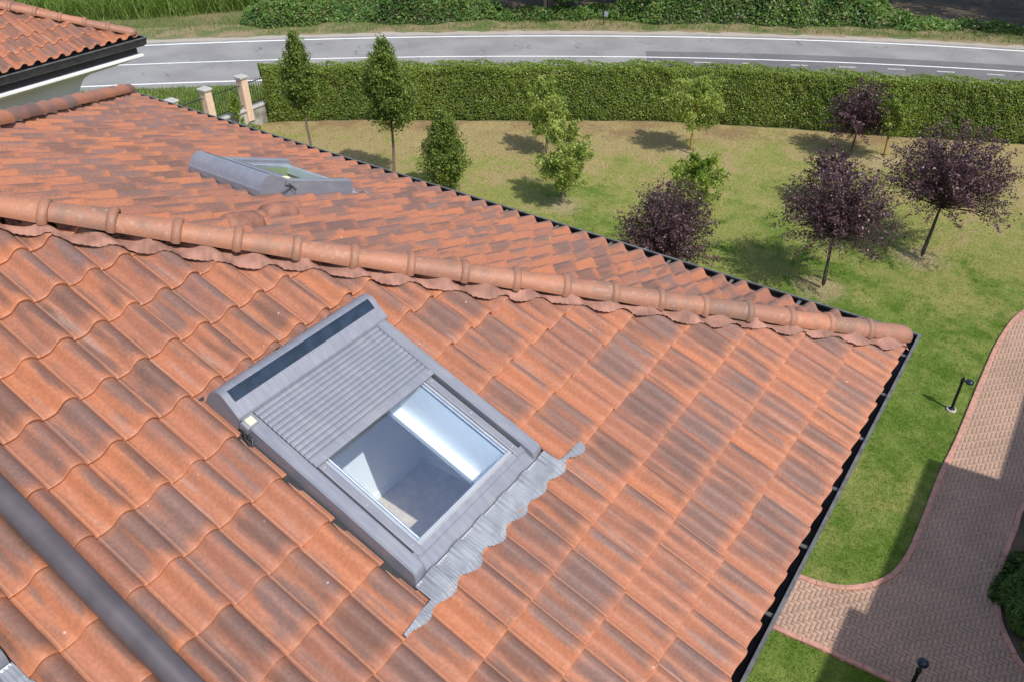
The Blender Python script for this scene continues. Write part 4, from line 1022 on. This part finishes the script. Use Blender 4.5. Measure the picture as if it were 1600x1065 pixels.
# grass blades on the lawn, denser near the house
r = np.random.default_rng(120); n = 420000
x = -29+29.5*r.random(n)**.72; y = -27+30*r.random(n)
HP = [tuple(q) for q in HEDGE[::2]] + [(8, 9), (8, -27)]
k = inside(x, y, HP) & ~inside(x, y, PATH) & (y > -27) & ~((x > .9) & (y < -.9)) & (y < 2.6)
base = np.stack([x, y, np.full(n, ZG)], -1)[k]
blades('grass', base, .05, .011, M['blade'], 121, .9, 'short mown lawn grass with green and straw-coloured patches', 'grass')
n = 2600; x = -14+11*r.random(n); y = -2+2.7*r.random(n); k = ~inside(x, y, PATH); x, y = x[k], y[k]

# shrubs in the bed by the path
def shrub(name, label, c, rx, ry, h, mat, n, leaf, seed):
    r = np.random.default_rng(seed); root = empty(name, (*c, ZG), label, 'shrub')
    q = r.normal(0, 1, (n, 3)); q[:, 2] = np.abs(q[:, 2]); q /= np.linalg.norm(q, axis=1)[:, None]
    s = 1+.12*np.sin(q[:, 0]*7+seed)*np.sin(q[:, 1]*6)+.10*np.sin(q[:, 2]*9+q[:, 0]*5)-np.abs(r.normal(0, .07, n))
    P = q*s[:, None]*np.array([rx, ry, h])
    leaf_mesh('foliage', P, leaf, mat, root, np.clip(r.normal(.4, .3, n), 0, 1), 0, q+np.array([0, 0, .4]), .28, seed)
    k_ = min(rx, ry)*.8; b = MB(); b.lathe([(.3*k_, 0), (.8*k_, .1*h), (.85*k_, .4*h), (.6*k_, .7*h), (.1*k_, .82*h)]); b.build('shrub_core', M['core'], root, world=False)  # added dark core stands for the shaded inside of the shrub
shrub('juniper_shrub', 'dark green spreading shrub in the bed at the right edge', (-6.1, 2.62), 1.0, .62, .62, M['conifer'], 9000, .10, 301)
shrub('golden_shrub', 'small yellow-green shrub at the lower right edge', (-4.95, 2.98), .34, .34, .35, M['golden'], 2500, .06, 302)

# ================================================================== FENCE, LAMPS, SIGN
fr_ = empty('garden_wall', (-13, fence_y, ZG), 'low weathered concrete wall with coping and iron railings left of the hedge', 'wall')
b = MB(); b.box((-15.2, fence_y-.11, ZG-.4), (-8.0, fence_y+.11, ZG+.72)); b.build('wall', M['concrete'], fr_)
b = MB(); b.rbox((-15.25, fence_y-.16, ZG+.722), (-7.9, fence_y+.16, ZG+.79), .012); b.build('coping', M['coping'], fr_)
b = MB(); x = -15.2
for z in (.92, 1.72): b.box((-15.2, fence_y-.012, ZG+z), (-8.0, fence_y+.012, ZG+z+.03))
while x < -8:
    b.tube([(x, fence_y, ZG+.79), (x, fence_y, ZG+1.86)], .008, 5); x += .115
b.build('railing', M['iron'], fr_)
PL = ['peach gate pillar beside the hedge, with its foot on the wall', 'peach pillar in the middle, its lower half hidden by the roof', 'peach pillar whose grey cap only just clears the roof edge']
for i, x in enumerate((-13.62, -11.88, -10.36)):
    pr_ = empty('wall_pillar', (x, fence_y, ZG), PL[i], 'pillar', 'peach pillars along the garden wall')
    b = MB(); b.box((x-.15, fence_y-.17, ZG+.30), (x+.15, fence_y+.17, ZG+2.02)); b.build('shaft', M['peach'], pr_)
    b = MB(); v0 = (x-.2, fence_y-.22); b.rbox((x-.2, fence_y-.22, ZG+2.02), (x+.2, fence_y+.22, ZG+2.09), .01); b.build('cap', M['coping'], pr_)
tree('climbing_shrub', 'thin yellow-green climber growing up the railings between two pillars', 'shrub', (-12.75, fence_y+.45), 1.7, .1, .25, 'spire', 900, .09, M['bright'], M['bark'], None, 61, 20, .02)
shrub('low_shrub', 'small yellow-green shrub at the foot of the garden wall', (-13.0, fence_y+.75), .5, .35, .45, M['bright'], 1500, .09, 303)

def bollard(label, x, y, ang, seed):
    root = empty('bollard_lamp', (x, y, ZG), label, 'lamp', 'black bollard lamps beside the path'); root.rotation_euler = (0, 0, ang)
    b = MB(); b.lathe([(.11, .0), (.11, .035), (.10, .045), (.03, .046)]); b.build('base_ring', M['lamp_white'], root, True, world=False)
    b = MB(); b.lathe([(.075, .047), (.07, .06), (.045, .075), (.034, .10), (.031, .84), (.045, .845), (.045, .90), (.03, .905), (.03, .93), (.01, .96)]); b.build('post', M['lamp_black'], root, True, world=False)
    b = MB(); b.tube([(0, 0, .885), (.05, 0, .89), (.09, 0, .90)], .016, 8); b.build('arm', M['lamp_black'], root, True, world=False)
    b = MB(); b.lathe([(.085, -.035), (.088, -.02), (.088, 0), (.078, .025), (.055, .042), (.02, .050)], (.15, 0, .915), 24); hd = b.build('lamp_head', M['lamp_blue'], root, True, world=False)
    b = MB(); b.lathe([(.05, -.048), (.078, -.042), (.08, -.0352)], (.15, 0, .915), 24); b.build('lens', M['lamp_white'], hd, True, world=False)
bollard('black bollard lamp on the sunny grass beside the kerb', -10.86, .28, R(75), 1)
bollard('black bollard lamp at the bottom edge, seen from above against shaded paving', -2.76, 1.22, R(172), 2)

sg = empty('roadside_post', (-34.6, -22.5, ZG), 'thin roadside post with a small pale sign at the foot of the dark trees', 'sign')
b = MB(); b.tube([(0, 0, 0), (0, 0, .82)], .03, 8); b.build('post', M['iron'], sg, world=False)
b = MB(); b.box((-.02, .03, .52), (.02, .24, .78)); b.build('sign_plate', M['alu_light'], sg, world=False)
